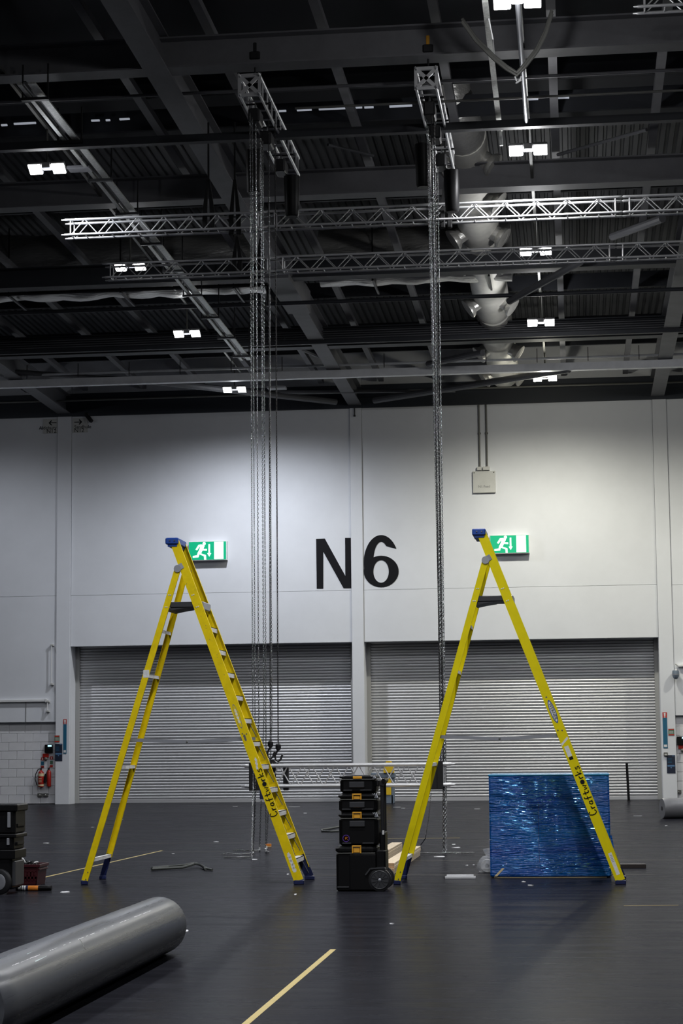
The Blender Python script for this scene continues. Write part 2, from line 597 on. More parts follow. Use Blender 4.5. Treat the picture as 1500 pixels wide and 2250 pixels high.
crosspipe(750, 291, 34.6, 0, DSTEEL, 'channel_rail', box=(0.16, 0.14))
crosspipe(750, 283, 34.55, 0.012, PSTEEL, 'thin_pipe')
crosspipe(1100, 217, 33.2, 0.022, CONDUIT, 'thin_pipe', x0=-4.6)
crosspipe(750, 189, 33.9, 0.03, STEEL, 'thin_pipe')
crosspipe(750, 662, 48.2, 0.05, DSTEEL, 'sprinkler_pipe')
crosspipe(1000, 742, 53.6, 0, DSTEEL, 'channel_rail', box=(0.12, 0.11))
for k in range(5):
    crosspipe(900, 722 + k * 5, 54.2, 0.012, STEEL, 'thin_pipe')
zp = crosspipe(750, 802, 57.6, 0.035, PSTEEL, 'sprinkler_pipe')
za = crosspipe(750, 822, 57.6, 0, PSTEEL, 'pale_beam', box=(0.22, 0.22))
for px in range(60, 1500, 112):
    q = at(px, 805, Y=57.6)
    MB().bar((q.x, 57.57, zp - 0.12), (q.x, 57.57, zp + 0.30), 0.02, 0.02).build('pipe_hanger', BLACKM, ceil)
crosspipe(750, 862, 62.0, 0.03, CONDUIT, 'thin_pipe')
# tubular braces between girders
for (a, ya_), (b, yb_), r in ((((310, 835), 58.0), ((738, 883), 62.3), 0.10), (((0, 815), 57.0), ((420, 845), 60.0), 0.08),
                              (((822, 880), 62.0), ((1250, 812), 57.6), 0.10), (((600, 862), 61.0), ((1000, 858), 61.2), 0.06),
                              (((1118, 662), 48.4), ((1275, 575), 46.0), 0.09), (((1060, 775), 55.0), ((940, 800), 57.0), 0.09),
                              (((1225, 340), 39.6), ((1420, 285), 37.6), 0.035), (((1345, 520), 44.5), ((1455, 480), 42.4), 0.09),
                              (((720, 318), 38.6), ((820, 342), 39.6), 0.03), (((620, 745), 54.6), ((700, 780), 56.6), 0.10)):
    MB().tube(at(*a, Y=ya_), at(*b, Y=yb_), r, 10).build('tube_brace', BRACE, ceil)
for px0, px1, py in ((200, 218, 266), (232, 241, 265), (262, 284, 263), (612, 628, 245), (652, 684, 243), (700, 795, 241), (800, 820, 237), (855, 905, 235), (1158, 1182, 219), (1225, 1250, 216), (2, 15, 276), (30, 78, 273)):
    a, b = at(px0, py, Y=37.9), at(px1, py, Y=37.9)
    MB().box(a.x, b.x, 37.9, 37.95, a.z, a.z + 0.03).build('daylight_slit', SKYSLIT, ceil)

# ================================================================== CEILING SERVICES
# twin floodlights in rows that run away from the camera
head = MB().rbox(-0.13, 0.13, -0.135, 0.135, 0.012, 0.08, 0.015).mesh('lamp_head', LAMPB)
lens = MB().rbox(-0.118, 0.118, -0.122, 0.122, -0.004, 0.016, 0.006).mesh('lens', EMITW)
jbox = MB().rbox(-0.09, 0.09, -0.09, 0.09, 0.0, 0.12, 0.015).mesh('junction_box', LAMPB)
stem = MB().tube((0, 0, 0.11), (0, 0, 0.80), 0.02, 8).mesh('stem', CONDUIT)


def lamp(loc, label, light=True, tone='right'):
    t = thing('twin_floodlight', label, 'lamp', loc, 0, 'twin floodlights under the roof')
    for s in (-1, 1):
        h = link('lamp_head', head, t, (s * 0.225, 0, 0))
        h.rotation_euler = (R(-30), 0, 0)
        l = link('lens', lens, h)
    link('junction_box', jbox, t)
    link('stem', stem, t)
    if light:
        ld = bpy.data.lights.new('flood_beam', 'SPOT')
        pw = 1.0 if loc[1] > 56 else (0.55 if loc[1] > 30 else 0.95)      # the row at the wall is brighter than the next rows
        if loc[0] < -8:
            pw *= (0.95 if loc[1] > 56 else 0.62) if loc[0] > -14 else 0.25                       # the left rows are dimmed
        ld.energy = LAMP_W * pw
        ld.spot_size = LAMP_ANGLE
        ld.spot_blend = LAMP_BLEND
        ld.color = (1.0, 0.975, 0.83) if (tone == 'right' and loc[1] > 56) else ((0.97, 0.98, 1.0) if tone == 'right' else (0.92, 0.96, 1.04))
        ld.shadow_soft_size = 0.14
        lo = bpy.data.objects.new('flood_beam', ld)
        C.objects.link(lo)
        lo.parent = t
        lo.location = (0, 0, -0.20)
        pd = bpy.data.lights.new('added_fill', 'POINT')      # added point light under the lamp, brightens the duct and roof
        pd.energy = LAMP_FILL[tone]
        pd.color = ld.color
        pd.shadow_soft_size = 0.12
        po = bpy.data.objects.new('added_fill', pd)
        C.objects.link(po)
        po.parent = t
        po.location = (0, 0, -0.24)
    return t


LZ = 12.58
rp = [(1132, 5), (1160, 331), (1175, 553), (1188, 710), (1197, 832)]
lp = [None, (103, 372), (285, 587), (415, 734), (515, 857)]
rl = ['twin floodlight cut off by the top edge of the picture', 'large twin floodlight right above the bright stretch of the upper truss',
      'twin floodlight glowing through the lower truss beside the silver duct', 'twin floodlight on the hanger right of the ribbed silver duct',
      'twin floodlight under the pale beam close to the right wall wash']
ll = [None, 'twin floodlight high at the left edge beside a dark panel', 'twin floodlight glowing through the left end of the lower truss',
      'twin floodlight hanging below the end of the cable tray', 'twin floodlight near the wall just left of the silver chains']
RX, LX = [], []
def rowline(pa, pb):
    a_, b_ = at(*pa, Z=LZ), at(*pb, Z=LZ)
    return lambda y: a_.x + (b_.x - a_.x) * (y - a_.y) / (b_.y - a_.y)


rline, lline = rowline(rp[1], rp[4]), rowline(lp[1], lp[4])
for i in range(5):
    p = at(*rp[i], Z=LZ)
    p.x = rline(p.y)
    RX.append(p)
    lamp(p, rl[i])
    if lp[i]:
        p = at(*lp[i], Z=LZ)
        p.x = lline(p.y)
        LX.append(p)
        lamp(p, ll[i], tone='left')
dxr = sum(p.x for p in RX) / 5
dxl = sum(p.x for p in LX) / 4
ystep = RX[4].y - RX[3].y
dx = dxr - dxl
ordn = ['fifth from the wall', 'fourth from the wall', 'third from the wall', 'second from the wall', 'nearest the wall']
for i, yy in enumerate([p.y for p in RX]):
    for xx, sd_ in ((dxl - dx, 'left'), (dxr + dx, 'right')):
        if i == 0 and sd_ == 'left':
            continue
        lamp((xx, yy, LZ), 'twin floodlight beyond the %s picture edge, %s' % (sd_, ordn[i]), tone=sd_)
for k in range(1, 6):
    for xx, sd_ in ((dxl, 'left'), (dxr, 'right')):
        if k > (3 if sd_ == 'left' else 5):
            continue
        xx = (lline if sd_ == 'left' else rline)(RX[0].y - ystep * k)
        lamp((xx, RX[0].y - ystep * k, LZ), 'twin floodlight of the %s row above or behind the picture, %s' % (sd_, ['sixth', 'seventh', 'eighth', 'ninth', 'tenth'][k - 1] + ' from the wall'), tone=sd_)
# lamp rails
for xx, nm in ((dxr, 'right'), (dxl, 'left'), (dxr + dx, 'outer right'), (dxl - dx, 'outer left')):
    fx = {'left': lline, 'right': rline}.get(nm, lambda y: xx)
    b = MB().bar((fx(-10), -10, LZ + 0.80), (fx(WY - 3), WY - 3, LZ + 0.80), 0.06, 0.05)
    tag(b.build('lamp_rail', CONDUIT), 'thin grey rail carrying the %s row of floodlights' % nm, 'rail')
a, b = at(1065, 0, Z=12.9), at(1098, 285, Z=12.9)
t = thing('cable_channel', 'pale narrow cable channel left of the top right floodlight', 'cable channel', a)
d = b - a
MB().bar((0, 0, 0), d, 0.09, 0.06).build('channel', TRAYM, t)
MB().bar(d, d + Vector((0.02, 0, -0.30)), 0.06, 0.05).build('end_connector', WHITE, t)
MB().path([Vector((0.03, 0, -0.05)) + d * 0.1, Vector((0.08, 0.1, -0.3)) + d * 0.12, Vector((0.06, 0.3, -0.12)) + d * 0.3], 0.01).build('loose_cable', WHITE, t)
a, b = at(1136, 0, Z=12.75), at(1156, 268, Z=12.75)
tag(MB().tube(a, b, 0.04, 10).build('conduit_pipe', GREYM), 'grey conduit pipe running away below the top floodlight', 'pipe')

# cable tray at left
t = thing('cable_tray', 'long perforated cable tray running towards the wall at left', 'cable tray', (-8.93, 31.5, 12.86))
L = 22.5
MB().bar((-0.10, 0, 0), (-0.10, L, -0.36), 0.07, 0.05).build('tray_side', TRAYM, t)
MB().bar((0.11, 0, 0), (0.11, L, -0.36), 0.13, 0.03).build('perforated_strip', TRAYM, t)
MB().bar((-0.01, 0, 0.03), (-0.01, L, -0.33), 0.05, 0.02).build('cable_bundle', BLACKM, t)
for k in range(10):
    yk = 0.6 + k * 2.35
    MB().box(-0.24, 0.24, yk, yk + 0.08, -0.016 * yk - 0.08, -0.016 * yk - 0.03).build('bracket', BLACKM, t)
    for s in (-0.22, 0.22):
        MB().box(s - 0.012, s + 0.012, yk + 0.02, yk + 0.05, -0.016 * yk - 0.08, 0.55).build('hanger', BLACKM, t)
# small grey panel beside left lamp
q = at(175, 372, Y=36.2)
t = thing('ceiling_panel', 'small unlit grey panel hanging beside the left floodlight', 'heater panel', q)
MB().rbox(-0.22, 0.22, -0.15, 0.15, -0.02, 0.04, 0.01).build('panel', LAMPB, t)
MB().tube((0, 0, 0.04), (0.05, 0.1, 0.6), 0.015, 6).build('hanger', BLACKM, t)
q = at(608, 853, Y=58.5)
t = thing('ceiling_panel', 'small grey panel right of the floodlight near the wall', 'heater panel', q)
MB().rbox(-0.28, 0.28, -0.2, 0.2, -0.02, 0.04, 0.01).build('panel', LAMPB, t)
MB().tube((0, 0, 0.04), (0, 0, 0.6), 0.015, 6).build('hanger', BLACKM, t)


# foil ducts across
def foil_duct(x0, x1, y, zc, r, label):
    n, k = 22, int((x1 - x0) / 0.22)
    b = MB()
    o = 0
    for i in range(k + 1):
        xx = x0 + (x1 - x0) * i / k
        for j in range(n):
            a = 2 * PI * j / n
            e = 0.05 * math.sin(xx * 5.1 + 2 * math.sin(a * 3)) + 0.04 * math.sin(xx * 2.3 + a * 5) + random.uniform(-0.02, 0.02)
            rr = r * (1 + e * 0.7)
            b.v.append((xx, y + rr * math.cos(a), zc + rr * math.sin(a)))
    for i in range(k):
        for j in range(n):
            b.f.append((i * n + j, i * n + (j + 1) % n, (i + 1) * n + (j + 1) % n, (i + 1) * n + j))
    b.f.append(tuple(range(n - 1, -1, -1)))
    b.f.append(tuple(k * n + j for j in range(n)))
    t = thing('foil_duct', label, 'air duct', ((x0 + x1) / 2, y, zc - r))
    ob = b.build('duct_body', FOIL, None, True)
    ob.parent = t
    ob.location = (-(x0 + x1) / 2, -y, -(zc - r))
    xx = x0 + 1.4
    while xx < x1 - 0.5:
        w_ = MB()
        w_.bar((xx, y - r - 0.06, zc - r - 0.06), (xx, y + r + 0.06, zc - r - 0.06), 0.05, 0.05)
        w_.bar((xx, y - r - 0.06, zc - r - 0.06), (xx, y - r - 0.06, zc + r), 0.03, 0.03)
        o2 = w_.build('support_bracket', BLACKM, t)
        o2.location = (-(x0 + x1) / 2, -y, -(zc - r))
        xx += 2.9
    return t


foil_duct(-30, -7.6, 49.3, 14.15, 0.85, 'crumpled foil wrapped duct crossing left of the big girder')
foil_duct(-6.2, -1.35, 49.3, 14.12, 0.72, 'crumpled foil wrapped duct joining the ribbed silver duct')
for x0, x1, py, pxr in ((-20.0, -7.35, 633, 380), (-6.35, -3.6, 607, 800)):
    q = at(pxr, py, Y=47.9)
    tag(MB().path([(x0, 47.9, q.z), (x1 - 0.1, 47.9, q.z), (x1, 47.9, q.z - 0.05), (x1, 47.9, q.z - 0.55 if x1 < -7 else q.z + 0.2)], 0.045, 8).build('black_pipe', BLACKM),
        'black pipe under the %s foil duct' % ('left' if x1 < -7 else 'right'), 'pipe')

# ribbed round duct running to the wall with paired nozzles
t = thing('round_duct', 'ribbed silver ventilation duct with paired jet nozzles', 'air duct', (-2.02, 39.4, 13.45))


def dz(y):
    return 14.12 - (y - 39.4) * 0.028


def duct_piece(y0, y1):
    b = MB()
    k = int((y1 - y0) / 0.12)
    prof_ = []
    for i in range(k + 1):
        h = (y1 - y0) * i / k
        prof_.append((0.47 + (0.012 if i % 2 else 0.0), h))
    b.lathe([(0.3, -0.02)] + prof_ + [(0.3, y1 - y0 + 0.02)], (0, y0 - 39.4, dz(y0) - 13.45), (0, 1, -0.028), 28)
    return b.build('duct_section', FOILR, t, True)


for y0, y1 in ((39.4, 46.4), (46.6, 53.9), (54.1, 62.4)):
    duct_piece(y0, y1)
MB().path([(0, 0.25, dz(39.6) - 13.45), (-0.02, -0.25, dz(39.4) - 13.44), (-0.10, -0.65, dz(39.4) - 13.30), (-0.22, -0.95, dz(39.4) - 12.95), (-0.30, -1.10, dz(39.4) - 12.4)], 0.465, 20).build('foil_elbow', FOIL, t, True)
for y in (40.3, 42.9, 45.7, 48.0, 52.3, 55.4, 57.9, 61.4):
    for s in (-1, 1):
        ang = R(-36)
        dv = Vector((s * math.cos(ang), -0.12, math.sin(ang))).normalized()
        o = Vector((0, y - 39.4, dz(y) - 13.45)) + dv * 0.30
        nz = MB().lathe([(0.19, 0), (0.19, 0.30), (0.25, 0.36), (0.275, 0.42), (0.275, 0.45), (0.17, 0.445)], o, dv, 20).build('nozzle', FOIL, t, True)
        MB().lathe([(0.268, 0.452), (0.15, 0.458), (0.13, 0.40)], o, dv, 20).build('nozzle_ring', NOZ, nz, True)
        MB().lathe([(0.132, 0.41), (0.0, 0.412)], o, dv, 16).build('nozzle_throat', BLACK, nz)


# ------------------------------------------------------------------ trusses
def truss(name, label, cat, org, axis, length, s, bay, rc=0.025, rb=0.010, group=None, faces=(0, 1, 2, 3), ends=True, style='zigzag'):
    """box truss; axis 'x' or 'y'; org is the lower near/left chord start"""
    rot = 0 if axis == 'x' else R(90)
    t = thing(name, label, cat, org, rot, group)
    cor = [(0, 0), (0, s), (s, s), (s, 0)]          # (y,z) in truss frame: front low, front high, back high, back low
    ch = MB().tube((0, 0, 0), (length, 0, 0), rc, 12).mesh('chord', ALU, True)
    for y, z in cor:
        link('chord', ch, t, (0, y, z))
        if ends:
            for x, sg in ((0, -1), (length, 1)):
                MB().lathe([(rc * 0.95, 0), (rc * 0.95, 0.05), (rc * 0.7, 0.06), (rc * 0.55, 0.11), (rc * 0.3, 0.12)], (x, y, z), (sg, 0, 0), 10).build('coupler', ALU, t, True)
    k = max(1, int(round((length - 0.16) / bay)))
    b = (length - 0.16) / k
    for fi in faces:
        (y0, z0), (y1, z1) = cor[fi], cor[(fi + 1) % 4]
        if fi == 2 and style != 'crossed':
            (y0, z0), (y1, z1) = (y1, z1), (y0, z0)
        if style == 'ladder' or (style == 'zigzag' and fi in (1, 3)):
            tie = MB().tube((0, y0, z0), (0, y1, z1), rb * 1.25, 8, caps=False).mesh('tie', ALU, True)
            for i in range(k):
                link('tie', tie, t, (0.08 + (i + 0.5) * b, 0, 0))
        else:
            up = MB().tube((0, y0, z0), (b / 2, y1, z1), rb, 6, caps=False).mesh('lattice_brace', ALU, True)
            dn = MB().tube((b / 2, y1, z1), (b, y0, z0), rb, 6, caps=False).mesh('lattice_brace', ALU, True)
            for i in range(k):
                link('lattice_brace', up, t, (0.08 + i * b, 0, 0))
                link('lattice_brace', dn, t, (0.08 + i * b, 0, 0))
        en = MB().tube((0, y0, z0), (0, y1, z1), rb * 1.2, 8).mesh('end_brace', ALU, True)
        for x in (0.06, length - 0.06):
            link('end_brace', en, t, (x, 0, 0))
    return t


def q1(px, py, Y): return at(px, py, Y=Y)


a = q1(148, 516, 36.2); b_ = q1(574, 503, 36.2); c_ = q1(1368, 474, 36.2)
truss('cross_truss', 'aluminium truss with brightly lit left end hung high across the hall', 'truss', a, 'x', b_.x - a.x, 0.29, 0.55, group='upper cross trusses')
a2 = q1(596, 502, 36.2)
truss('cross_truss', 'aluminium truss glaring white under the right floodlight', 'truss', (a2.x, 36.2, a.z + 0.01), 'x', c_.x - a2.x - 0.07, 0.29, 0.55, group='upper cross trusses')
truss('cross_truss', 'short truss section joined beyond the bright truss at the right edge', 'truss', (c_.x + 0.07, 36.2, a.z + 0.01), 'x', 3.0, 0.29, 0.55, group='upper cross trusses')
Y2 = 40.4
a = q1(236, 609, Y2); b_ = q1(604, 598, Y2); c_ = q1(1357, 573, Y2)
truss('cross_truss', 'dimmer lower truss with its left end over the foil duct', 'truss', a, 'x', b_.x - a.x - 0.1, 0.29, 0.55, group='lower cross trusses')
truss('cross_truss', 'dim lower truss passing in front of the round duct', 'truss', (b_.x + 0.1, Y2, a.z + 0.01), 'x', c_.x - b_.x - 0.2, 0.29, 0.55, group='lower cross trusses')
truss('cross_truss', 'dim lower truss section meeting the right picture edge', 'truss', (c_.x + 0.05, Y2, a.z + 0.01), 'x', 3.0, 0.29, 0.55, group='lower cross trusses')
# truss at the top right corner
a = q1(1408, 14, 30.0)
truss('cross_truss', 'tip of a truss poking in at the top right corner', 'truss', a, 'x', 3.0, 0.29, 0.55)


# the two hoist trusses seen end on
def hoist_truss(pl, pr, pb, Y, far, label):
    a = at(pl, pb, Y=Y)
    b = at(pr, pb, Y=Y)
    s = 0.34
    t = truss('hoist_truss', label, 'truss', ((a.x + b.x) / 2 + s / 2, Y, a.z + 0.03), 'y', far - Y, s, 0.5, rc=0.026, rb=0.012, style='ladder')
    # cast end plate with an X
    pm = MB()
    h = 0.20
    cz, cyy = s / 2, s / 2

    def plate(poly):
        n = len(poly)
        pm.add([(-0.03, cyy - p[0], cz + p[1]) for p in poly] + [(-0.012, cyy - p[0], cz + p[1]) for p in poly],
               [tuple(range(n - 1, -1, -1)), tuple(range(n, 2 * n))] + [(i, (i + 1) % n, n + (i + 1) % n, n + i) for i in range(n)])
    fr = 0.055
    plate([(-h, -h), (h, -h), (h, -h + fr), (-h, -h + fr)])
    plate([(-h, h - fr), (h, h - fr), (h, h), (-h, h)])
    plate([(-h, -h + fr), (-h + fr, -h + fr), (-h + fr, h - fr), (-h, h - fr)])
    plate([(h - fr, -h + fr), (h, -h + fr), (h, h - fr), (h - fr, h - fr)])
    e = 0.022
    k = h - fr
    plate([(-k, -k), (-k + 2 * e, -k), (k, k - 2 * e), (k, k), (k - 2 * e, k), (-k, -k + 2 * e)])
    plate([(k, -k), (k, -k + 2 * e), (-k + 2 * e, k), (-k, k), (-k, k - 2 * e), (k - 2 * e, -k)])
    pl_ = pm.build('end_plate', ALU, t)
    for sy in (-1, 1):
        for sz in (-1, 1):
            for dz_ in (-0.018, 0.018):
                MB().lathe([(0.014, 0), (0.016, 0.02), (0.008, 0.035)], (-0.03, cyy + sy * 0.165, cz + sz * 0.165 + dz_), (-1, 0, 0), 10).build('bolt', CHROME, pl_, True)
    return t, (a.x + b.x) / 2, a.z


HT1, hx1, hz1 = hoist_truss(521, 576, 214, 32.4, 37.2, 'dark hoist truss with cross shaped end plate above left chains')
HT2, hx2, hz2 = hoist_truss(910, 963, 199, 32.4, 37.2, 'hoist truss with shiny cross shaped end plate above right chains')


def clamp(x, z, label, col):
    t = thing('beam_clamp', label, 'clamp', (x, 32.5, z))
    MB().rbox(-0.09, 0.09, -0.05, 0.05, 0.06, 0.20, 0.02).build('body', BLACKM, t)
    MB().tube((0, 0, -0.18), (0, 0, 0.08), 0.018, 8).build('shackle', BLACKM, t)
    MB().rbox(-0.03, 0.03, -0.03, 0.03, 0.18, 0.36, 0.01).build('screw', col, t)
    MB().tube((-0.09, 0, 0.33), (0.09, 0, 0.33), 0.014, 8).build('tommy_bar', col, t)


clamp(hx1 + 0.08, hz1 + 0.62, 'black beam clamp over the left hoist truss', BLACKM)
clamp(hx2 + 0.03, hz2 + 0.62, 'beam clamp with amber screw over the right hoist truss', LATCH)


# chain hoists and their chain bags
def hoist(loc, label, bagoff=(0.0, 0.0), bag=True):
    t = thing('chain_hoist', label, 'hoist', loc)
    MB().rbox(-0.10, 0.10, -0.22, 0.22, 0.0, 0.24, 0.03).build('motor_body', BLACKM, t)
    MB().lathe([(0.075, 0), (0.085, 0.02), (0.085, 0.12), (0.05, 0.15)], (0, 0.22, 0.12), (0, 1, 0), 14).build('motor_cover', BLACKM, t, True)
    MB().tube((0, 0, 0.24), (0, 0, 0.385), 0.02, 8).build('hook_shank', CHROME, t)
    MB().tube((-0.24, 0, 0.372), (0.24, 0, 0.372), 0.018, 8).build('hanging_bar', BLACKM, t)
    if bag:
        bx, by = bagoff
        MB().lathe([(0.11, -0.78), (0.13, -0.74), (0.145, -0.3), (0.15, 0.0), (0.135, 0.0), (0.12, -0.70)], (bx, by, -0.05), (0, 0, 1), 18).build('chain_bag', BLACK, t, True)
        MB().tube((bx, by, -0.06), (0, 0, 0.05), 0.012, 6).build('bag_strap', STRAP, t)
    return t


hoist((hx2 + 0.02, 32.9, hz2 - 0.34), 'chain hoist directly under the right end plate', bag=False)
hoist((hx2 + 0.02, 34.2, hz2 - 0.34), 'chain hoist with grey bag left of the right chains', (-0.22, 0))
hoist((hx2 + 0.02, 35.9, hz2 - 0.34), 'chain hoist at the far end of the right hoist truss', (0.18, 0))
hoist((hx1 + 0.02, 32.9, hz1 - 0.34), 'chain hoist directly under the left end plate', bag=False)
hoist((hx1 + 0.02, 34.2, hz1 - 0.34), 'chain hoist with black bag left of the left chains', (-0.24, 0))
hoist((hx1 + 0.02, 35.9, hz1 - 0.34), 'chain hoist at the far end of the left hoist truss', (0.2, 0))

# ------------------------------------------------------------------ chains
_lk = None


def link_template(pitch, wire):
    w_, l_ = pitch * 0.29, pitch * 0.58
    n, k = 10, 4
    V = np.zeros((n * k, 3))
    for i in range(n):
        a = 2 * PI * i / n
        c = np.array([w_ * math.cos(a), 0, l_ * math.copysign(abs(math.sin(a)) ** 0.8, math.sin(a))])
        nd = np.array([math.cos(a), 0, math.sin(a)])
        for j in range(k):
            b = 2 * PI * j / k
            V[i * k + j] = c + wire * (nd * math.cos(b) + np.array([0, 1, 0]) * math.sin(b))
    F = []
    for i in range(n):
        for j in range(k):
            F.append((i * k + j, ((i + 1) % n) * k + j, ((i + 1) % n) * k + (j + 1) % k, i * k + (j + 1) % k))
    return V, np.array(F)


def chain(pts, pitch=0.036, wire=0.0046, m=CHROME, label=None, group=None, twist=0.0, parent=None, name='chain'):
    V, F = link_template(pitch, wire)
    pts = [Vector(p) for p in pts]
    segs = [(pts[i + 1] - pts[i]).length for i in range(len(pts) - 1)]
    tot = sum(segs)
    n = int(tot / pitch)
    AV, AF = [], []
    si, acc = 0, 0.0
    for i in range(n):
        d = (i + 0.5) * pitch
        while si < len(segs) - 1 and d > acc + segs[si]:
            acc += segs[si]
            si += 1
        dirv = (pts[si + 1] - pts[si]).normalized()
        p = pts[si] + dirv * (d - acc)
        a = Vector((1, 0, 0)) if abs(dirv.x) < 0.9 else Vector((0, 1, 0))
        s = dirv.cross(a).normalized()
        u = s.cross(dirv)
        th = PI / 4 + (i % 2) * PI / 2 + twist + 0.12 * math.sin(i * 0.21)
        ex = s * math.cos(th) + u * math.sin(th)
        ey = dirv.cross(ex)
        Mx = np.array([list(ex), list(ey), list(dirv)])
        AV.append(V @ Mx + np.array(list(p)))
        AF.append(F + i * len(V))
    AV = np.concatenate(AV)
    AF = np.concatenate(AF)
    me = bpy.data.meshes.new(name)
    me.from_pydata(AV.tolist(), [], AF.tolist())
    me.materials.append(m)
    me.polygons.foreach_set('use_smooth', [True] * len(me.polygons))
    o = link(name, me, parent)
    if label:
        tag(o, label, 'chain', group)
    return o


def fpt(px, py, z=0.012):
    p = at(px, py, Z=z)
    return p


def pile(px0, px1, py, n, amp=3):
    out = []
    for i in range(n):
        f_ = i / (n - 1)
        out.append(fpt(px0 + (px1 - px0) * f_, py + random.uniform(-amp, amp) * 0.35, 0.012 + random.uniform(0, 0.02)))
    return out


TZ1, TZ2 = hz1 - 0.3, hz2 - 0.3
# left cluster of silver hand chains: (pixel x at y=1100, depth, foot)
gl = 'silver chains hanging at left'
left = [(554.5, 32.35, 'leftmost silver chain of the left cluster', [(553, 1886)], (490, 1883)),
        (559.5, 32.6, 'second silver chain of the left cluster, beside the leftmost', [(556, 1872)], (485, 1876)),
        (567.5, 32.8, 'third silver chain of the left cluster, hanging alone', [(556, 1868)], None),
        (578.5, 33.0, 'fourth silver chain of the left cluster, reaching a loose pile', [(570, 1862)], (512, 1868)),
        (583.0, 33.15, 'fifth silver chain of the left cluster, behind the fourth', [(584, 1864)], (592, 1872)),
        (596.0, 33.3, 'rightmost silver chain of the left cluster, between black chains', [(586, 1856)], (580, 1866))]
for i, (px, Y, lab, foot, tail) in enumerate(left):
    top = at(px - 1.5, 1100, Y=Y)
    f0 = fpt(*foot[0])
    mid = Vector((top.x, Y, 1.3 if i < 2 else 2.2))
    pts = [(top.x, Y, TZ1 - (0.0 if i < 3 else 0.25)), mid, f0]
    if tail:
        pts += pile(foot[0][0], tail[0], tail[1], 5)
    chain(pts, label=lab, group=gl, twist=i * 0.3)
# right cluster
right = [(954.0, 32.9, 0, (973, 1873), 'leftmost silver chain of the right cluster, near the hoist'),
         (957.5, 33.05, 0, (975, 1872), 'second silver chain of the right cluster, close behind the leftmost'),
         (962.0, 33.2, 0, (976, 1872), 'third silver chain of the right cluster, in its middle'),
         (965.5, 33.4, 0, (978, 1873), 'fourth silver chain of the right cluster, in its dense middle'),
         (968.0, 33.6, 0, (980, 1872), 'fifth silver chain of the right cluster, right of its middle'),
         (976.5, 33.9, 0, (980, 1868), 'rightmost silver chain of the right cluster, hanging apart')]
for i, (px, Y, _, foot, lab) in enumerate(right):
    top = at(px, 1100, Y=Y)
    b_ = at(foot[0], 1740, Y=Y)
    f0 = fpt(*foot)
    pts = [(top.x - 0.03, Y, TZ2 - 0.12 * i), (b_.x, Y, b_.z), f0]
    if i == 0:
        pts += pile(975, 905, 1874, 5)
    if i == 3:
        pts += pile(978, 1045, 1874, 5)
    chain(pts, label=lab, group='silver chains hanging at right', twist=i * 0.4)
# slack chain falling from the truss to the timber
chain([at(947, 1742, Y=32.6), at(941, 1800, Y=32.7), at(934, 1842, Y=33.4), fpt(924, 1856, 0.03)], pitch=0.03, wire=0.004, label='thin slack chain falling from the low truss towards the timber')

# black load chains with hooks
THZ = at(750, 1683, Y=33.0).z


def load_chain(px0, px1, Y, pyhook, lab, gl_):
    top = at(px0, 300, Y=Y)
    bot = at(px1, pyhook, Y=Y)
    t = thing('load_chain', lab, 'chain', bot)
    o = chain([Vector((top.x, Y, TZ1 + 0.1)) - bot, Vector((0, 0, 0.03))], pitch=0.034, wire=0.0062, m=BLACKM, parent=t, name='chain_links')
    hk = MB().lathe([(0.02, 0.10), (0.045, 0.08), (0.048, 0.02), (0.03, -0.01), (0.015, -0.02)], (0, 0, -0.05), (0, 0, 1), 12).build('hook_block', BLACKM, t, True)
    MB().path([(0, 0, -0.06), (-0.03, 0, -0.10), (-0.055, 0, -0.16), (-0.045, 0, -0.22), (0, 0, -0.25), (0.04, 0, -0.22), (0.055, 0, -0.17), (0.075, 0, -0.14)], 0.017, 8).build('hook', BLACKM, hk, True)
    return bot


h1 = load_chain(590, 594, 33.02, 1634, 'black load chain with hook, left of the hooked pair', 'g')
h2 = load_chain(604, 611, 33.25, 1640, 'black load chain with hook, right of the hooked pair', 'g')


def sling(top, base, wdt, lab, m=STRAP, wrap=0.0, thick=0.03):
    """a folded webbing sling: narrow at the hook, spreading to the load"""
    t = thing('lifting_sling', lab, 'sling', base)
    h = top.z - base.z
    for s in (-1, 1):
        b = MB()
        b.add([(s * 0.012 - 0.015, -thick, h), (s * 0.012 + 0.015, -thick, h), (s * wdt * 0.5 + 0.045, -thick, 0), (s * wdt * 0.5 - 0.045, -thick, 0),
               (s * 0.012 - 0.015, thick, h), (s * 0.012 + 0.015, thick, h), (s * wdt * 0.5 + 0.045, thick, 0), (s * wdt * 0.5 - 0.045, thick, 0)],
              [(3, 2, 1, 0), (4, 5, 6, 7), (0, 1, 5, 4), (1, 2, 6, 5), (2, 3, 7, 6), (3, 0, 4, 7)])
        b.build('webbing_leg', m, t)
        if wrap:
            MB().rbox(s * wdt * 0.5 - 0.045, s * wdt * 0.5 + 0.045, -thick - 0.02, thick + 0.02, -wrap, 0.02, 0.015).build('webbing_loop', m, t)
    return t


# ------------------------------------------------------------------ low hanging truss
TY = 32.85
a = at(545, 1728, Y=TY)
b_ = at(982, 1723, Y=TY)
low = truss('hanging_truss', 'bright aluminium box truss hanging low behind the black toolbox stack', 'truss', (a.x, TY, a.z), 'x', b_.x - a.x, 0.335, 0.40, rc=0.031, rb=0.0115, style='crossed')
low.rotation_euler = (0, R(-0.05), 0)
sling(Vector((h1.x, h1.y, h1.z - 0.27)), Vector((h1.x + 0.03, h1.y, THZ + 0.02)), 0.12, 'grey black sling on the left hook of the hooked pair', wrap=0.0)
sling(Vector((h2.x, h2.y, h2.z - 0.27)), Vector((h2.x + 0.02, h2.y, THZ + 0.02)), 0.22, 'black sling on the right hook of the hooked pair', wrap=0.42)


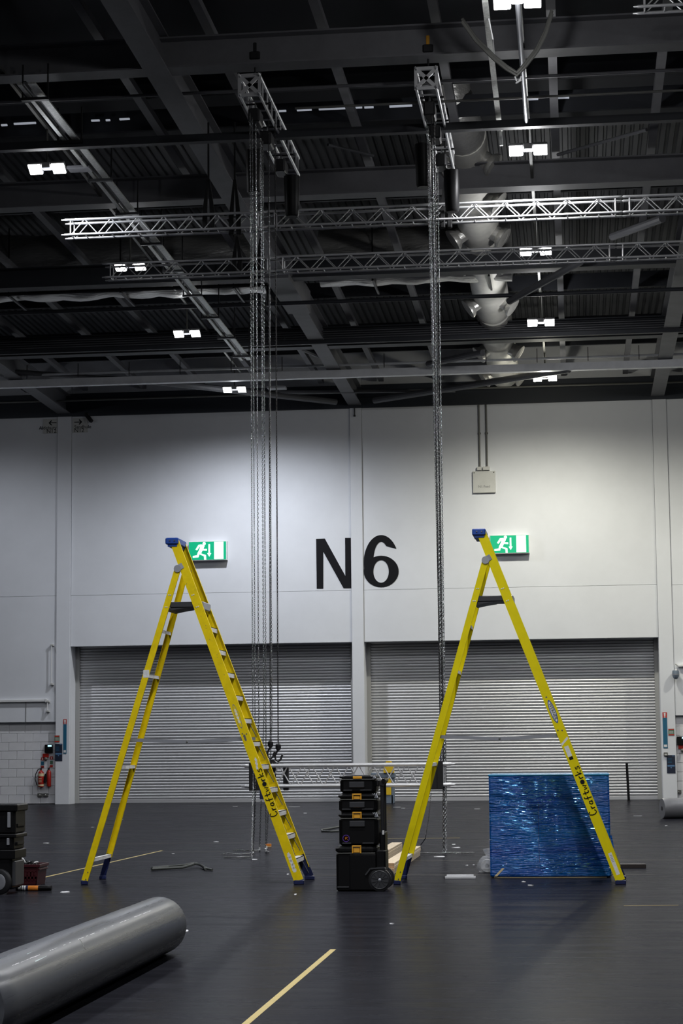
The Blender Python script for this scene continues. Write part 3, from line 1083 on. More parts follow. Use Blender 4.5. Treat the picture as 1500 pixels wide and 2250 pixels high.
def wrap_sling(px, Y0, wdt, lab, tail=True):
    p = at(px, 1683, Y=TY)
    t = thing('truss_sling', lab, 'sling', (p.x, TY + 0.16, a.z - 0.07))
    for s in (-1, 1):
        MB().rbox(s * wdt - 0.05, s * wdt + 0.05, -0.24, 0.24, 0.0, 0.02, 0.008).build('bottom_strap', STRAP, t)
        MB().rbox(s * wdt - 0.05, s * wdt + 0.05, -0.245, -0.22, 0.0, 0.46, 0.008).build('front_strap', STRAP, t)
        MB().rbox(s * wdt - 0.05, s * wdt + 0.05, 0.22, 0.245, 0.0, 0.46, 0.008).build('rear_strap', STRAP, t)
    if tail:
        MB().rbox(wdt + 0.02, wdt + 0.12, -0.25, -0.235, -0.14, 0.05, 0.006).build('loose_tail', NAVY, t)


wrap_sling(562, TY, 0.055, 'black sling wrapped round the left end of the low truss')
wrap_sling(960, TY, 0.05, 'black sling wrapped round the right end of the low truss', False)
# chain bundle at the right end of the truss
for i, px in enumerate((968, 974)):
    p1 = at(px + 1, 1735, Y=32.78 + i * 0.12)
    p0 = Vector((hx2 + 0.05 + 0.04 * i, p1.y, TZ2 + 0.05))
    chain([p0, p1], pitch=0.034, wire=0.007, m=BLACKM, label='black chain at the %s side of the low truss right end' % ('left', 'right')[i], twist=i)

# slings up in the roof
for px, py0, py1, Y, wd, lab in ((458, 395, 500, 36.3, 0.14, 'black sling hanging left on the upper truss'),
                                 (516, 395, 515, 36.35, 0.14, 'black sling hanging beside the girder on the upper truss'),
                                 (521, 520, 600, 40.5, 0.12, 'black sling hanging on the lower truss left of the chains'),
                                 (573, 525, 600, 40.5, 0.10, 'black sling hanging on the lower truss right of the left chains'),
                                 (980, 390, 500, 36.35, 0.13, 'black sling on the upper truss right of the right chains')):
    p0, p1 = at(px, py0, Y=Y), at(px, py1, Y=Y)
    tt = sling(p0, p1 + Vector((0, 0, 0.32)), wd, lab, wrap=0.33, thick=0.02)
    MB().tube((0, 0, p0.z - p1.z - 0.34), (0, 0, 13.6 - p1.z - 0.32), 0.018, 6).build('hanging_strap', STRAP, tt)

# sagging cable pair at top right with a connector
t = thing('cable_loop', 'dark sagging cable loop with a bare connector near the top right', 'cable', at(1138, 168, Y=30.5))
o0 = Vector(t.location)
for off in (0.0, 0.05):
    pts = []
    for px, py in ((1015, 48), (1045, 90), (1085, 130), (1112, 152), (1135, 166), (1155, 145), (1180, 112), (1198, 75), (1212, 30)):
        p = at(px, py, Y=30.5 + off) - o0
        p.z += off
        pts.append(p)
    MB().path(pts, 0.028, 8).build('cable', CONDUIT, t, True)
MB().path([(-0.05, 0, 0), (-0.03, 0, -0.06), (-0.01, 0, -0.10), (0.03, 0, -0.05), (0.05, 0, -0.0)], 0.014, 6).build('connector', WHITE, t)
MB().tube((-0.04, 0, -0.11), (0.05, 0, -0.06), 0.012, 6).build('connector_bar', WHITE, t)

# ================================================================== WALL FITTINGS
def wx(px, py, Y=WY): return at(px, py, Y=Y)


# big N6
def img_poly(pts, sx=1.0): return [(at(px, py, Y=WY).x, at(px, py, Y=WY).z) for px, py in pts]


def c2(p): return (500 + p[0] / 3.0, 1100 + p[1] / 3.0)


t = thing('bay_letter', 'large black letter N on the white wall', 'lettering', wx(733, 1293))
o0 = Vector(t.location)
npoly = [[(583, 252), (630, 252), (630, 580), (587, 580)], [(583, 252), (640, 250), (820, 577), (763, 577)], [(774, 246), (818, 246), (820, 577), (776, 577)]]
bm = MB()
for i, pl in enumerate(npoly):
    pts = [(x - o0.x, z - o0.z) for x, z in img_poly([c2(p) for p in pl])]
    bm.flat(pts[::-1], -0.012 - 0.0005 * i, 0.012)
bm.build('letter', INK, t)
t = thing('bay_number', 'large black figure 6 on the white wall', 'lettering', wx(838, 1290))
o0 = Vector(t.location)


def el(cx, cy, rx, ry, a0, a1, n=28):
    out = []
    for i in range(n + 1):
        a = R(a0 + (a1 - a0) * i / n)
        px, py = c2((cx + rx * math.cos(a), cy - ry * math.sin(a)))
        p = at(px, py, Y=WY)
        out.append((p.x - o0.x, p.z - o0.z))
    return out


bm = MB()
bm.strip(el(1012, 467, 115, 104, 0, 360, 40), el(1011, 467, 51, 74, 0, 360, 40), -0.012, 0.012)
bm.strip(el(1012, 408, 115, 181, 195, 30), el(1012, 402, 52, 130, 190, 52), -0.0125, 0.012)
bm.build('figure', INK, t)


# exit signs
def exit_sign(px0, py0, px1, py1, label):
    a, b = wx(px0, py1), wx(px1, py0)
    W, H = b.x - a.x, b.z - a.z
    t = thing('exit_sign', label, 'sign', (a.x, WY, a.z), 0, 'green exit signs')
    MB().rbox(-0.02, W + 0.02, -0.22, -0.002, -0.02, H + 0.02, 0.01).build('housing', WHITE, t)
    y = -0.225
    f = MB().flat([(0, 0), (W, 0), (W, H), (0, H)][::1], y, 0.004).build('face', SIGNG, t)
    b_ = MB().flat([(W * 0.68, 0.015), (W * 0.93, 0.015), (W * 0.93, H - 0.01), (W * 0.68, H - 0.01)], y - 0.004)
    b_.build('door_symbol', SIGNW, f)
    u = H / 100.0
    x0 = W * 0.08

    def P(*pts): return [(x0 + (p[0] * 0.84 if p[0] < 101 and pts[0] != (93, 86) else p[0]) * u, p[1] * u) for p in pts]
    mn = MB()
    mn.flat([(q[0], q[1]) for q in circ(x0 + 69 * u, 90 * u, 9 * u, 14)], y - 0.004)
    mn.flat(P((40, 40), (62, 36), (86, 78), (64, 86)), y - 0.0041)
    mn.flat(P((64, 86), (44, 84), (24, 58), (34, 53), (52, 72), (72, 74)), y - 0.0042)
    mn.flat(P((72, 70), (66, 52), (100, 50), (100, 60), (80, 60)), y - 0.0043)
    mn.flat(P((50, 42), (66, 34), (94, 26), (96, 0), (82, 0), (80, 20), (52, 30)), y - 0.0044)
    mn.flat(P((40, 44), (54, 40), (44, 14), (6, 12), (6, 22), (34, 26)), y - 0.0045)
    mn.build('running_figure', SIGNW, f)
    MB().flat(P((93, 86), (102, 86), (102, 36), (109, 36), (97.5, 16), (86, 36), (93, 36)), y - 0.004).build('down_arrow', SIGNW, f)


exit_sign(418, 1191, 499, 1232, 'green exit sign behind the top of the left ladder')
exit_sign(1078, 1177, 1161, 1217, 'green exit sign behind the top of the right ladder')

# junction box with two conduits
a, b = wx(1039, 1084), wx(1088, 1035)
t = thing('junction_box', 'pale square junction box with two dark conduits on the right wall', 'junction box', ((a.x + b.x) / 2, WY, a.z))
hw = (b.x - a.x) / 2
MB().rbox(-hw, hw, -0.08, 0, 0, b.z - a.z, 0.01).build('box', GREYBOX, t)
for px in (1054, 1070):
    p = wx(px, 1030)
    x = p.x - t.location.x
    MB().rbox(x - (0.09 if px < 1060 else 0.14), x + (0.06 if px < 1060 else 0.08), -0.12, 0, b.z - a.z + 0.02, b.z - a.z + 0.14, 0.01).build('conduit_entry', GREYBOX, t)
    MB().tube((x, -0.05, b.z - a.z + 0.13), (x, -0.05, TOPZ - 0.01 - a.z), 0.03, 8).build('conduit', CONDUIT, t)
    for zz in (1.2, 2.4):
        MB().rbox(x - 0.05, x + 0.05, -0.07, 0, b.z - a.z + zz, b.z - a.z + zz + 0.05, 0.008).build('saddle_clip', CONDUIT, t)
for sx_ in (-1, 1):
    MB().lathe([(0.02, 0), (0.012, 0.01)], (sx_ * (hw - 0.05), -0.08, b.z - a.z - 0.05), (0, -1, 0), 8).build('screw', CONDUIT, t)
me = text_mesh('N1 Feed', 0.11, FADED, 'handwriting')
o = link('handwriting', me, t, (0, -0.083, 0.2))
o.rotation_euler = (R(90), 0, 0)


# hanging direction signs near the top
def dir_sign(px0, py0, px1, py1, arrow, word, label, al):
    a, b = wx(px0, py1), wx(px1, py0)
    W, H = b.x - a.x, b.z - a.z
    t = thing('direction_sign', label, 'sign', (a.x, WY - 0.01, a.z))
    MB().box(0, W, -0.012, 0, 0, H).build('plate', GREYBOX, t)
    xx = W * 0.9 if al == 'RIGHT' else W * 0.1
    for tx, z, s in ((word, H * 0.38, 0.16), ('N12', H * 0.14, 0.19)):
        o = link('lettering', text_mesh(tx, s, INK, 'lettering', al), t, (xx, -0.014, z))
        o.rotation_euler = (R(90), 0, 0)
    s = -1 if arrow == '<' else 1
    cx = xx - 0.13 if al == 'RIGHT' else xx + 0.13
    cz = H * 0.72
    b_ = MB().flat([(cx - 0.13, cz - 0.014), (cx + 0.13, cz - 0.014), (cx + 0.13, cz + 0.014), (cx - 0.13, cz + 0.014)], -0.015)
    tip = cx + s * 0.14
    b_.flat([(tip, cz), (tip - s * 0.09, cz + 0.09), (tip - s * 0.12, cz + 0.07), (tip - s * 0.05, cz)], -0.016)
    b_.flat([(tip, cz), (tip - s * 0.09, cz - 0.09), (tip - s * 0.12, cz - 0.07), (tip - s * 0.05, cz)], -0.0165)
    b_.build('arrow', INK, t)


dir_sign(95, 920, 128, 953, '<', 'Aldebury', 'grey direction sign with left arrow high on the left wall', 'RIGHT')
dir_sign(160, 918, 193, 951, '>', 'Sandhule', 'grey direction sign with right arrow high beside the pilaster', 'LEFT')
p = wx(200, 920)
t = thing('wall_bracket', 'small black bracket under the dark fascia at left', 'bracket', (p.x, WY - 0.06, p.z - 0.1))
MB().bar((-0.14, 0, 0.22), (0.06, -0.1, -0.02), 0.10, 0.10).build('arm', BLACKM, t)
MB().rbox(-0.2, -0.05, -0.05, 0.06, 0.16, 0.3, 0.02).build('mount', BLACKM, t)
p = wx(784, 897)


def strip_sign(px0, py0, px1, py1, label):
    a, b = wx(px0, py1, WY - 0.05), wx(px1, py0, WY - 0.05)
    W, H = b.x - a.x, b.z - a.z
    t = thing('strip_sign', label, 'sign', (a.x, WY - 0.052, a.z))
    MB().box(0, W, -0.01, 0, 0, H * 0.85).build('teal_panel', TEAL, t)
    r = MB().box(0, W, -0.01, 0, H * 0.85, H).build('red_panel', NRED, t)
    c = W / 2
    MB().flat([(c - 0.02, H * 0.89), (c + 0.02, H * 0.89), (c + 0.03, H * 0.98), (c - 0.03, H * 0.98)], -0.014).flat(circ(c, H * 0.868, 0.02, 10), -0.014).build('exclamation_mark', WHITE, r)
    MB().flat([(W * .15, H * .03), (W * .85, H * .03), (W * .85, H * .1), (W * .15, H * .1)], -0.014).build('white_symbol', WHITEL, t)


strip_sign(139, 1580, 146.5, 1656, 'tall teal strip sign with red top on the left pilaster')
strip_sign(1457, 1565, 1464.5, 1644, 'tall teal strip sign with red top on the right pilaster')


def notice(px0, py0, px1, py1, label):
    a, b = wx(px0, py1, WY - 0.05), wx(px1, py0, WY - 0.05)
    W, H = b.x - a.x, b.z - a.z
    t = thing('fire_notice', label, 'sign', (a.x, WY - 0.052, a.z))
    MB().box(0, W, -0.01, 0, 0, H).build('plate', NOTICE, t)
    MB().box(0.0, W, -0.014, -0.01, H * 0.02, H * 0.18).build('red_band', NRED, t)
    MB().box(0.0, W * 0.95, -0.014, -0.01, H * 0.8, H * 0.98).build('red_band', NRED, t)
    for k in range(3):
        MB().box(W * .15, W * .85, -0.013, -0.01, H * (0.30 + k * 0.15), H * (0.35 + k * 0.15)).build('text_line', WHITEL, t)


notice(120, 1616, 131, 1631, 'small red and green fire notice on the left pilaster')
notice(1468, 1601, 1480.5, 1616, 'small red and green fire notice on the right pilaster')


def poster(px0, py0, px1, py1, label):
    a, b = wx(px0, py1, WY - 0.05), wx(px1, py0, WY - 0.05)
    W, H = b.x - a.x, b.z - a.z
    t = thing('dark_poster', label, 'poster', (a.x, WY - 0.052, a.z))
    MB().box(0, W, -0.01, 0, 0, H).build('sheet', POST, t)
    MB().box(W * .08, W * .92, -0.013, -0.01, H * .37, H * .45).build('blue_band', PALEB, t)
    MB().flat(circ(W / 2, H * .31, 0.02, 10), -0.013).build('dot', PALEB, t)
    MB().box(W * .65, W * .95, -0.013, -0.01, H * .94, H * .97).build('heading', PALEB, t)
    for k in range(4):
        MB().box(W * .12, W * .6, -0.012, -0.01, H * (.58 + .07 * k), H * (.60 + .07 * k)).build('text_line', TEAL, t)


poster(120.5, 1634, 137, 1672, 'dark navy poster with pale band on the left pilaster')
poster(1465, 1659, 1482.5, 1699, 'dark navy poster with pale band on the right pilaster')
p = wx(1462, 1654, WY - 0.05)
t = thing('switch_box', 'small grey switch box under the right teal strip sign', 'switch', (p.x, WY - 0.05, p.z - 0.05))
MB().rbox(-0.06, 0.06, -0.06, 0, -0.05, 0.06, 0.01).build('box', CONDUIT, t)
MB().rbox(-0.04, 0.04, -0.07, -0.06, -0.03, 0.02, 0.005).build('cover', GREYBOX, t)

# readers
BY = WY + 0.13


def reader(px0, py0, px1, py1, label):
    a, b = wx(px0, py1, BY), wx(px1, py0, BY)
    W, H = b.x - a.x, b.z - a.z
    t = thing('wall_terminal', label, 'terminal', (a.x, BY, a.z))
    MB().rbox(0, W, -0.10, 0, 0, H, 0.012).build('case', BLACK, t)
    MB().box(W * .42, W * .92, -0.103, -0.10, H * .74, H * .92).build('screen', SCREEN, t)
    MB().box(W * .45, W * .75, -0.102, -0.10, H * .58, H * .62).build('keypad', TEAL, t)
    return t


reader(99.5, 1636, 116.5, 1654, 'black wall terminal with lit screen beside the left pilaster')
reader(1487, 1618, 1512, 1637, 'black wall terminal with lit screen at the right edge')


def call_point(px, py, label):
    p = wx(px, py, BY)
    t = thing('call_point', label, 'call point', (p.x, BY, p.z))
    MB().rbox(-0.10, 0.10, -0.06, 0, -0.06, 0.06, 0.01).build('red_box', FIRE, t)
    MB().lathe([(0.05, 0), (0.055, 0.06), (0.02, 0.09)], (0.02, -0.05, -0.11), (0, -1, 0), 12).build('bell', CONDUIT, t, True)


call_point(101, 1660, 'small red call point under the left wall terminal')
call_point(1497, 1641, 'small red call point under the right wall terminal')


def fire_sign(px, py0, py1, label):
    a, b = wx(px - 3.3, py1, BY), wx(px + 3.3, py0, BY)
    W, H = b.x - a.x, b.z - a.z
    t = thing('fire_sign', label, 'sign', (a.x, BY, a.z))
    MB().box(0, W, -0.008, 0, H * .72, H).build('red_panel', NRED, t)
    MB().box(0, W, -0.008, 0, H * .28, H * .62).build('green_panel', TEAL if px < 100 else NOTICE, t)
    MB().box(0, W, -0.008, 0, 0, H * .22).build('red_panel', NRED, t)
    MB().box(W * .35, W * .65, -0.011, -0.008, H * .77, H * .95).build('symbol', WHITEL, t)


fire_sign(93.5, 1664, 1688, 'fire sign panels above the cream labelled extinguisher')
fire_sign(113, 1662, 1686, 'fire sign panels above the black horn extinguisher')


def extinguisher(px, pyb, H, r, label, kind):
    p = wx(px, pyb, BY)
    t = thing('fire_extinguisher', label, 'extinguisher', (p.x, BY - r - 0.02, p.z))
    h = H * 0.84
    MB().lathe([(r * 0.9, 0), (r, 0.02), (r, h - r * 0.8), (r * 0.8, h - r * 0.35), (r * 0.35, h), (r * 0.3, h + 0.03)], n=20).build('cylinder', FIRE, t, True)
    if kind == 0:
        MB().lathe([(r * 1.01, h * 0.66), (r * 1.01, h * 0.83)], n=20).build('cream_label', CREAM, t, True)
        MB().lathe([(r * 1.01, 0.03), (r * 1.01, h * 0.16)], n=20).build('cream_label', CREAM, t, True)
        for k in range(3):
            MB().box(-r * 0.5, r * 0.5, -r * 1.04, -r * 0.98, h * (0.3 + 0.1 * k), h * (0.34 + 0.1 * k)).build('text_line', CREAM, t)
    MB().rbox(-0.02, 0.02, -0.03, 0.03, h + 0.02, h + 0.08, 0.006).build('valve', BLACKM, t)
    MB().bar((0.0, 0, h + 0.09), (0.10, 0, h + 0.12), 0.03, 0.02).build('lever', FIRE if kind else BLACKM, t)
    if kind == 0:
        MB().path([(0, 0, h + 0.06), (-r, 0, h + 0.05), (-r - 0.08, 0, h * 0.8), (-r - 0.10, 0, h * 0.5), (-r - 0.04, 0, 0.06)], 0.014, 8).build('hose', BLACK, t, True)
    else:
        MB().path([(0, 0, h + 0.06), (-r * 0.8, 0, h * 0.95), (-r - 0.03, 0, h * 0.75)], 0.014, 8).build('hose', BLACK, t, True)
        MB().tube((-r - 0.03, -0.02, h * 0.78), (-r - 0.06, -0.02, h * 0.3), 0.03, 10, 0.06).build('horn', BLACK, t)
    MB().rbox(-0.04, 0.04, r, r + 0.02, h * 0.6, h * 0.75, 0.004).build('bracket', BLACKM, t)


extinguisher(92, 1729, 0.62, 0.095, 'red extinguisher with cream label and hose on the left', 0)
extinguisher(109, 1728, 0.62, 0.07, 'slim red extinguisher with black horn beside the pilaster', 1)


def sockets(px, py, label, n=2):
    p = wx(px, py, BY)
    t = thing('socket_box', label, 'socket', (p.x, BY, p.z - 0.05))
    for k in range(n):
        s = MB().rbox(-0.16 + k * 0.19, 0.0 + k * 0.19, -0.07, 0, 0, 0.11, 0.01).build('socket', CONDUIT, t)
        MB().lathe([(0.018, 0), (0.012, 0.02)], (-0.08 + k * 0.19, -0.07, 0.06), (0, -1, 0), 10).build('outlet', GREYBOX, s)


sockets(94, 1747, 'grey socket boxes low on the left block wall')
sockets(1496, 1740, 'grey socket boxes low at the right picture edge', 1)


# white rods and rails on the left wall
def rod(px, py0, py1, label):
    a, b = wx(px, py0), wx(px - 0.5, py1)
    t = thing('wall_rod', label, 'bracket', (b.x, WY, b.z))
    MB().tube((0, -0.10, 0), (a.x - b.x, -0.10, a.z - b.z), 0.018, 8).build('rod', WHITE, t)
    for q in ((0, 0), (a.x - b.x, a.z - b.z)):
        MB().bar((q[0], -0.12, q[1]), (q[0] + 0.02, 0, q[1] - 0.02), 0.10, 0.05).build('mount', GREYBOX, t)


rod(115, 1417, 1503, 'tall thin white rod on two mounts on the left wall')
rod(106, 1541, 1562, 'short white rod above the block wall at left')
a = wx(103, 1540)
t = thing('cable_trunking', 'white cable trunking running off the left picture edge', 'trunking', (a.x, WY, a.z))
MB().rbox(-6, 0, -0.09, 0, -0.03, 0.05, 0.01).build('trunk', WHITE, t)
MB().rbox(-0.04, 0.03, -0.10, 0, -0.05, 0.07, 0.01).build('end_cap', WHITE, t)
a = wx(57, 1557)
MB().box(a.x - 0.008, a.x + 0.008, WY - 0.012, WY, 2.65, 3.3).build('cracked_joint', CONDUIT, wallo)
# camera dome at right
p = wx(1484, 1483, WY - 0.2)
t = thing('dome_camera', 'dark dome camera on the right wall beside the pilaster', 'camera', (p.x, WY - 0.2, p.z))
MB().lathe([(0.10, 0.14), (0.11, 0.06), (0.11, 0.0), (0.09, -0.07), (0.05, -0.12), (0, -0.14)], n=18).build('dome', MBLUE, t, True)
MB().lathe([(0.115, 0.03), (0.115, 0.0)], n=18).build('trim_ring', GREYM, t, True)
MB().bar((0, 0, 0.1), (0.03, 0.2, 0.15), 0.06, 0.06).build('arm', WHITE, t)
p = wx(1490, 1463)
t = thing('sensor_bar', 'pale sensor bar above the dome camera', 'sensor', (p.x, WY, p.z))
MB().rbox(-0.02, 0.7, -0.12, 0, -0.03, 0.04, 0.01).build('bar', WHITE, t)
MB().tube((-0.03, -0.06, 0.01), (-0.1, -0.08, 0.06), 0.02, 8).build('tip', GREYBOX, t)
# hook on centre pilaster
p = wx(779, 905, WY - 0.05)
t = thing('wall_hook', 'small black hook high on the centre pilaster', 'hook', (p.x, WY - 0.05, p.z))
MB().box(-0.012, 0.012, -0.06, 0, -0.12, 0.12).build('shank', BLACKM, t)
MB().rbox(-0.03, 0.03, -0.08, 0, -0.16, -0.11, 0.006).build('tip', BLACKM, t)


# ================================================================== LADDERS
GLYPH = {
    'C': [[(.62, .82), (.45, .98), (.2, .92), (.06, .6), (.1, .25), (.3, .04), (.55, .06), (.68, .2)]],
    'r': [[(.12, .56), (.15, 0)], [(.14, .36), (.3, .54), (.5, .54)]],
    'a': [[(.52, .5), (.3, .55), (.1, .35), (.14, .08), (.34, .02), (.5, .2), (.54, .52), (.54, .1), (.64, 0)]],
    'f': [[(.6, .98), (.42, 1.0), (.32, .8), (.3, -.1)], [(.1, .52), (.58, .52)]],
    't': [[(.32, .95), (.3, .12), (.42, 0), (.6, .06)], [(.06, .58), (.6, .58)]],
    'w': [[(.04, .55), (.18, .02), (.36, .42), (.54, .02), (.72, .56)]],
    'k': [[(.12, 1.02), (.12, 0)], [(.56, .56), (.14, .28), (.6, 0)]],
    's': [[(.52, .56), (.24, .58), (.14, .42), (.46, .26), (.5, .08), (.26, -.02), (.06, .06)]],
    'o': [],
}


def ladder(name, label, org, apx, apz, ym, rot=0.0, steps=12, clean=False):
    """org: centre of the feet line at the near rails; apx: x of the cap"""
    t = thing(name, label, 'ladder', org, rot)
    M = YEL2 if clean else YEL
    xf, xr = 1.43, -1.43
    W0, W1 = 0.95, 0.52            # spread between near and far rails, foot and cap
    yin = 0.20
    fb0, fb1 = Vector((xf, 0, 0.0)), Vector((xf, W0, 0.0))
    ft0, ft1 = Vector((apx + 0.02, yin, apz)), Vector((apx + 0.02, yin + W1, apz))
    hz = apz - 0.36
    rb0, rb1 = Vector((xr, 0.03, 0.0)), Vector((xr, W0 + 0.18, 0.0))
    hx = apx + 0.02 + (xf - apx) * 0.36 / apz - 0.09
    rt0, rt1 = Vector((hx, yin - 0.02, hz)), Vector((hx, yin + W1 + 0.02, hz))

    def cprof(w_, fl, th, sg):
        return [(-w_ / 2, 0), (w_ / 2, 0), (w_ / 2, -fl * sg), (w_ / 2 - th, -fl * sg), (w_ / 2 - th, -th * sg),
                (-w_ / 2 + th, -th * sg), (-w_ / 2 + th, -fl * sg), (-w_ / 2, -fl * sg)]

    def lerp(a, b, f): return a + (b - a) * f
    fw, rw = 0.120, 0.082
    k0 = 0.05 / apz
    kf = 0.30 / apz
    front_rail = MB().prof(lerp(fb0, ft0, k0), ft0, cprof(fw, 0.035, 0.006, 1), (0, -1, 0)).build('front_rail', M, t)
    MB().prof(lerp(fb1, ft1, kf * 0.5), ft1, cprof(fw, 0.035, 0.006, -1), (0, -1, 0)).build('front_rail', M, t)
    MB().prof(lerp(rb0, rt0, 0.05 / hz), rt0, cprof(rw, 0.03, 0.006, 1), (0, -1, 0)).build('rear_rail', M, t)
    MB().prof(lerp(rb1, rt1, 0.075), rt1, cprof(rw, 0.03, 0.006, -1), (0, -1, 0)).build('rear_rail', M, t)
    # feet
    for b0, t0, w_ in ((fb0, ft0, fw), (rb0, rt0, rw)):
        c = lerp(b0, t0, 0.01)
        MB().rbox(c.x - w_ * 0.56, c.x + w_ * 0.56, c.y - 0.006, c.y + 0.05, 0.0, 0.055, 0.01).build('foot_pad', NAVY, t)
    for b1, t1, w_, hh in ((fb1, ft1, fw, 0.32), (rb1, rt1, rw, 0.34)):
        f1 = lerp(b1, t1, hh / apz)
        MB().bar((b1.x, b1.y - 0.01, 0.04), (f1.x, f1.y - 0.012, hh), w_ * 0.97, 0.012, (0, -1, 0)).build('boot', NAVY, t)
        MB().rbox(b1.x - w_ * 0.56, b1.x + w_ * 0.56, b1.y - 0.04, b1.y + 0.01, 0.0, 0.05, 0.01).build('foot_pad', NAVY, t)
    # treads with lip and braces
    sd = (ft0 - fb0).normalized()
    for k in range(1, steps):
        z = 0.018 + 0.3035 * k
        p0, p1 = lerp(fb0, ft0, z / apz), lerp(fb1, ft1, z / apz)
        tm = MB()
        x0, x1 = p0.x - 0.045, p0.x + 0.05
        tm.add([(x0, p0.y + 0.006, z), (x1, p0.y + 0.006, z), (x1 + p1.x - p0.x, p1.y - 0.006, z), (x0 + p1.x - p0.x, p1.y - 0.006, z),
                (x0, p0.y + 0.006, z - 0.008), (x1, p0.y + 0.006, z - 0.008), (x1 + p1.x - p0.x, p1.y - 0.006, z - 0.008), (x0 + p1.x - p0.x, p1.y - 0.006, z - 0.008)],
               [(0, 1, 2, 3), (7, 6, 5, 4), (0, 4, 5, 1), (1, 5, 6, 2), (2, 6, 7, 3), (3, 7, 4, 0)])
        tm.box(x1 - 0.008, x1, p0.y + 0.006, p1.y - 0.006, z - 0.062, z)
        tm.box(x0, x0 + 0.006, p0.y + 0.006, p1.y - 0.006, z - 0.04, z)
        td = tm.build('tread', TREAD, t)
        if k <= 7:
            q0, q1_ = lerp(fb0, ft0, (z - 0.24) / apz), lerp(fb1, ft1, (z - 0.24) / apz)
            MB().bar((p0.x + 0.02, p0.y + 0.16, z - 0.02), (q0.x + 0.02, q0.y + 0.008, z - 0.24), 0.012, 0.006).build('tread_brace', GREYM, td)
            MB().bar((p1.x + 0.02, p1.y - 0.16, z - 0.02), (q1_.x + 0.02, q1_.y - 0.008, z - 0.24), 0.012, 0.006).build('tread_brace', GREYM, td)
    # rear rungs
    for z in (0.335, 1.535, 2.73, 3.32):
        p0, p1 = lerp(rb0, rt0, z / hz), lerp(rb1, rt1, z / hz)
        tm = MB()
        tm.bar(p0 + Vector((0.0, 0.006, 0)), p1 - Vector((0, 0.006, 0)), 0.055, 0.006)
        tm.bar(p0 + Vector((0.025, 0.006, -0.02)), p1 - Vector((-0.025, 0.006, 0.02)), 0.005, 0.04)
        tm.build('rear_rung', TREAD, t)
    p0 = lerp(rb0, rt0, 0.335 / hz); p1 = lerp(rb1, rt1, 0.335 / hz)
    # top shelf bracket
    z = 3.66
    pf, pr = lerp(fb0, ft0, z / apz), lerp(rb0, rt0, z / hz)
    pf1 = lerp(fb1, ft1, z / apz)
    sh = MB().rbox(pr.x + 0.02, pf.x - 0.03, pr.y + 0.02, pf1.y - 0.02, z - 0.045, z + 0.028, 0.012)
    sh.build('top_shelf', DGREY, t)
    MB().prof((pr.x + 0.02, pr.y + 0.03, z - 0.05), (pr.x + 0.02, pf1.y - 0.03, z - 0.05), [(-0.02, 0), (0.24, 0), (0.10, -0.02), (-0.02, -0.045)]).build('shelf_gusset', DGREY, t)
    MB().rbox(pf.x + 0.03, pf.x + 0.075, pf.y + 0.05, pf1.y, z - 0.07, z + 0.03, 0.01).build('shelf_clip', GREYM, t)
    # spreaders
    z = 1.875
    for (A0, A1), (B0, B1), yo in (((fb0, ft0), (rb0, rt0), 0.045), ((fb1, ft1), (rb1, rt1), -0.045)):
        a_, b__ = lerp(A0, A1, z / apz), lerp(B0, B1, z / hz)
        mid = (a_ + b__) / 2
        mid.z -= 0.035
        sp = MB()
        o_ = Vector((0, yo, 0))
        sp.bar(a_ + o_, mid + o_, 0.008, 0.042).bar(mid + o_ + Vector((0, 0.008, 0)), b__ + o_ + Vector((0, 0.008, 0)), 0.008, 0.042)
        s_ = sp.build('spreader', GREYM, t)
        MB().lathe([(0.014, 0), (0.010, 0.012)], mid + o_ + Vector((0, -0.004, 0)), (0, -1, 0), 10).build('spreader_rivet', CONDUIT, s_, True)
    # hinge brackets and cap
    for c, f_ in ((rt0, lerp(fb0, ft0, hz / apz)), (rt1, lerp(fb1, ft1, hz / apz))):
        sg = -1 if c is rt0 else 1
        MB().lathe([(0.05, 0), (0.05, 0.012)], (c.x, c.y + sg * 0.004, c.z + 0.0), (0, sg, 0), 16).bar(
            (c.x, c.y + sg * 0.008, c.z + 0.005), (f_.x - 0.02, f_.y, c.z + 0.045), 0.012, 0.075, (0, 0, 1)).build('hinge_bracket', GREYM, t)
    cp = MB()
    x0, x1, y0, y1, z0, z1 = apx - 0.10, apx + 0.075, yin - 0.03, yin + W1 + 0.03, apz - 0.03, apz + 0.055
    cp.rbox(x0, x1, y0, y1, z0, z1, 0.014).box(x0 + 0.03, x1 - 0.02, y0 + 0.02, y1 - 0.02, z0 - 0.03, z0 + 0.01)
    cap = cp.build('top_cap', CAPB, t)
    for dx_ in (-0.04, 0.025):
        MB().lathe([(0.011, 0), (0.009, 0.01)], (apx + dx_, y0, apz + 0.015), (0, -1, 0), 10).build('bolt', CHROME, cap, True)
    # frame on the outer face of the near front rail
    d = (ft0 - fb0).normalized()
    vleft = d.cross(Vector((0, -1, 0))).normalized() * -1        # across the rail, towards the rear legs
    nrm = vleft.cross(d).normalized()
    if nrm.y > 0: nrm = -nrm

    def rp_(u, v, off=0.001): return fb0 + d * u + vleft * v + nrm * off
    # rivets
    for z in (0.16, 0.07):
        c = lerp(rb0, rt0, z / hz)
        MB().lathe([(0.009, 0), (0.006, 0.008)], c + Vector((0.012, 0.0, 0)), (0, -1, 0), 8).build('rivet', CONDUIT, t, True)
    for z, v in ((1.93, -0.02), (1.95, 0.03), (3.62, 0), (3.62, .025), (3.78, 0), (3.78, 0.025)):
        MB().lathe([(0.010, 0), (0.007, 0.006)], rp_(z / d.z, v, 0), nrm, 8).build('rivet', CONDUIT if z < 3 else TREAD, t, True)
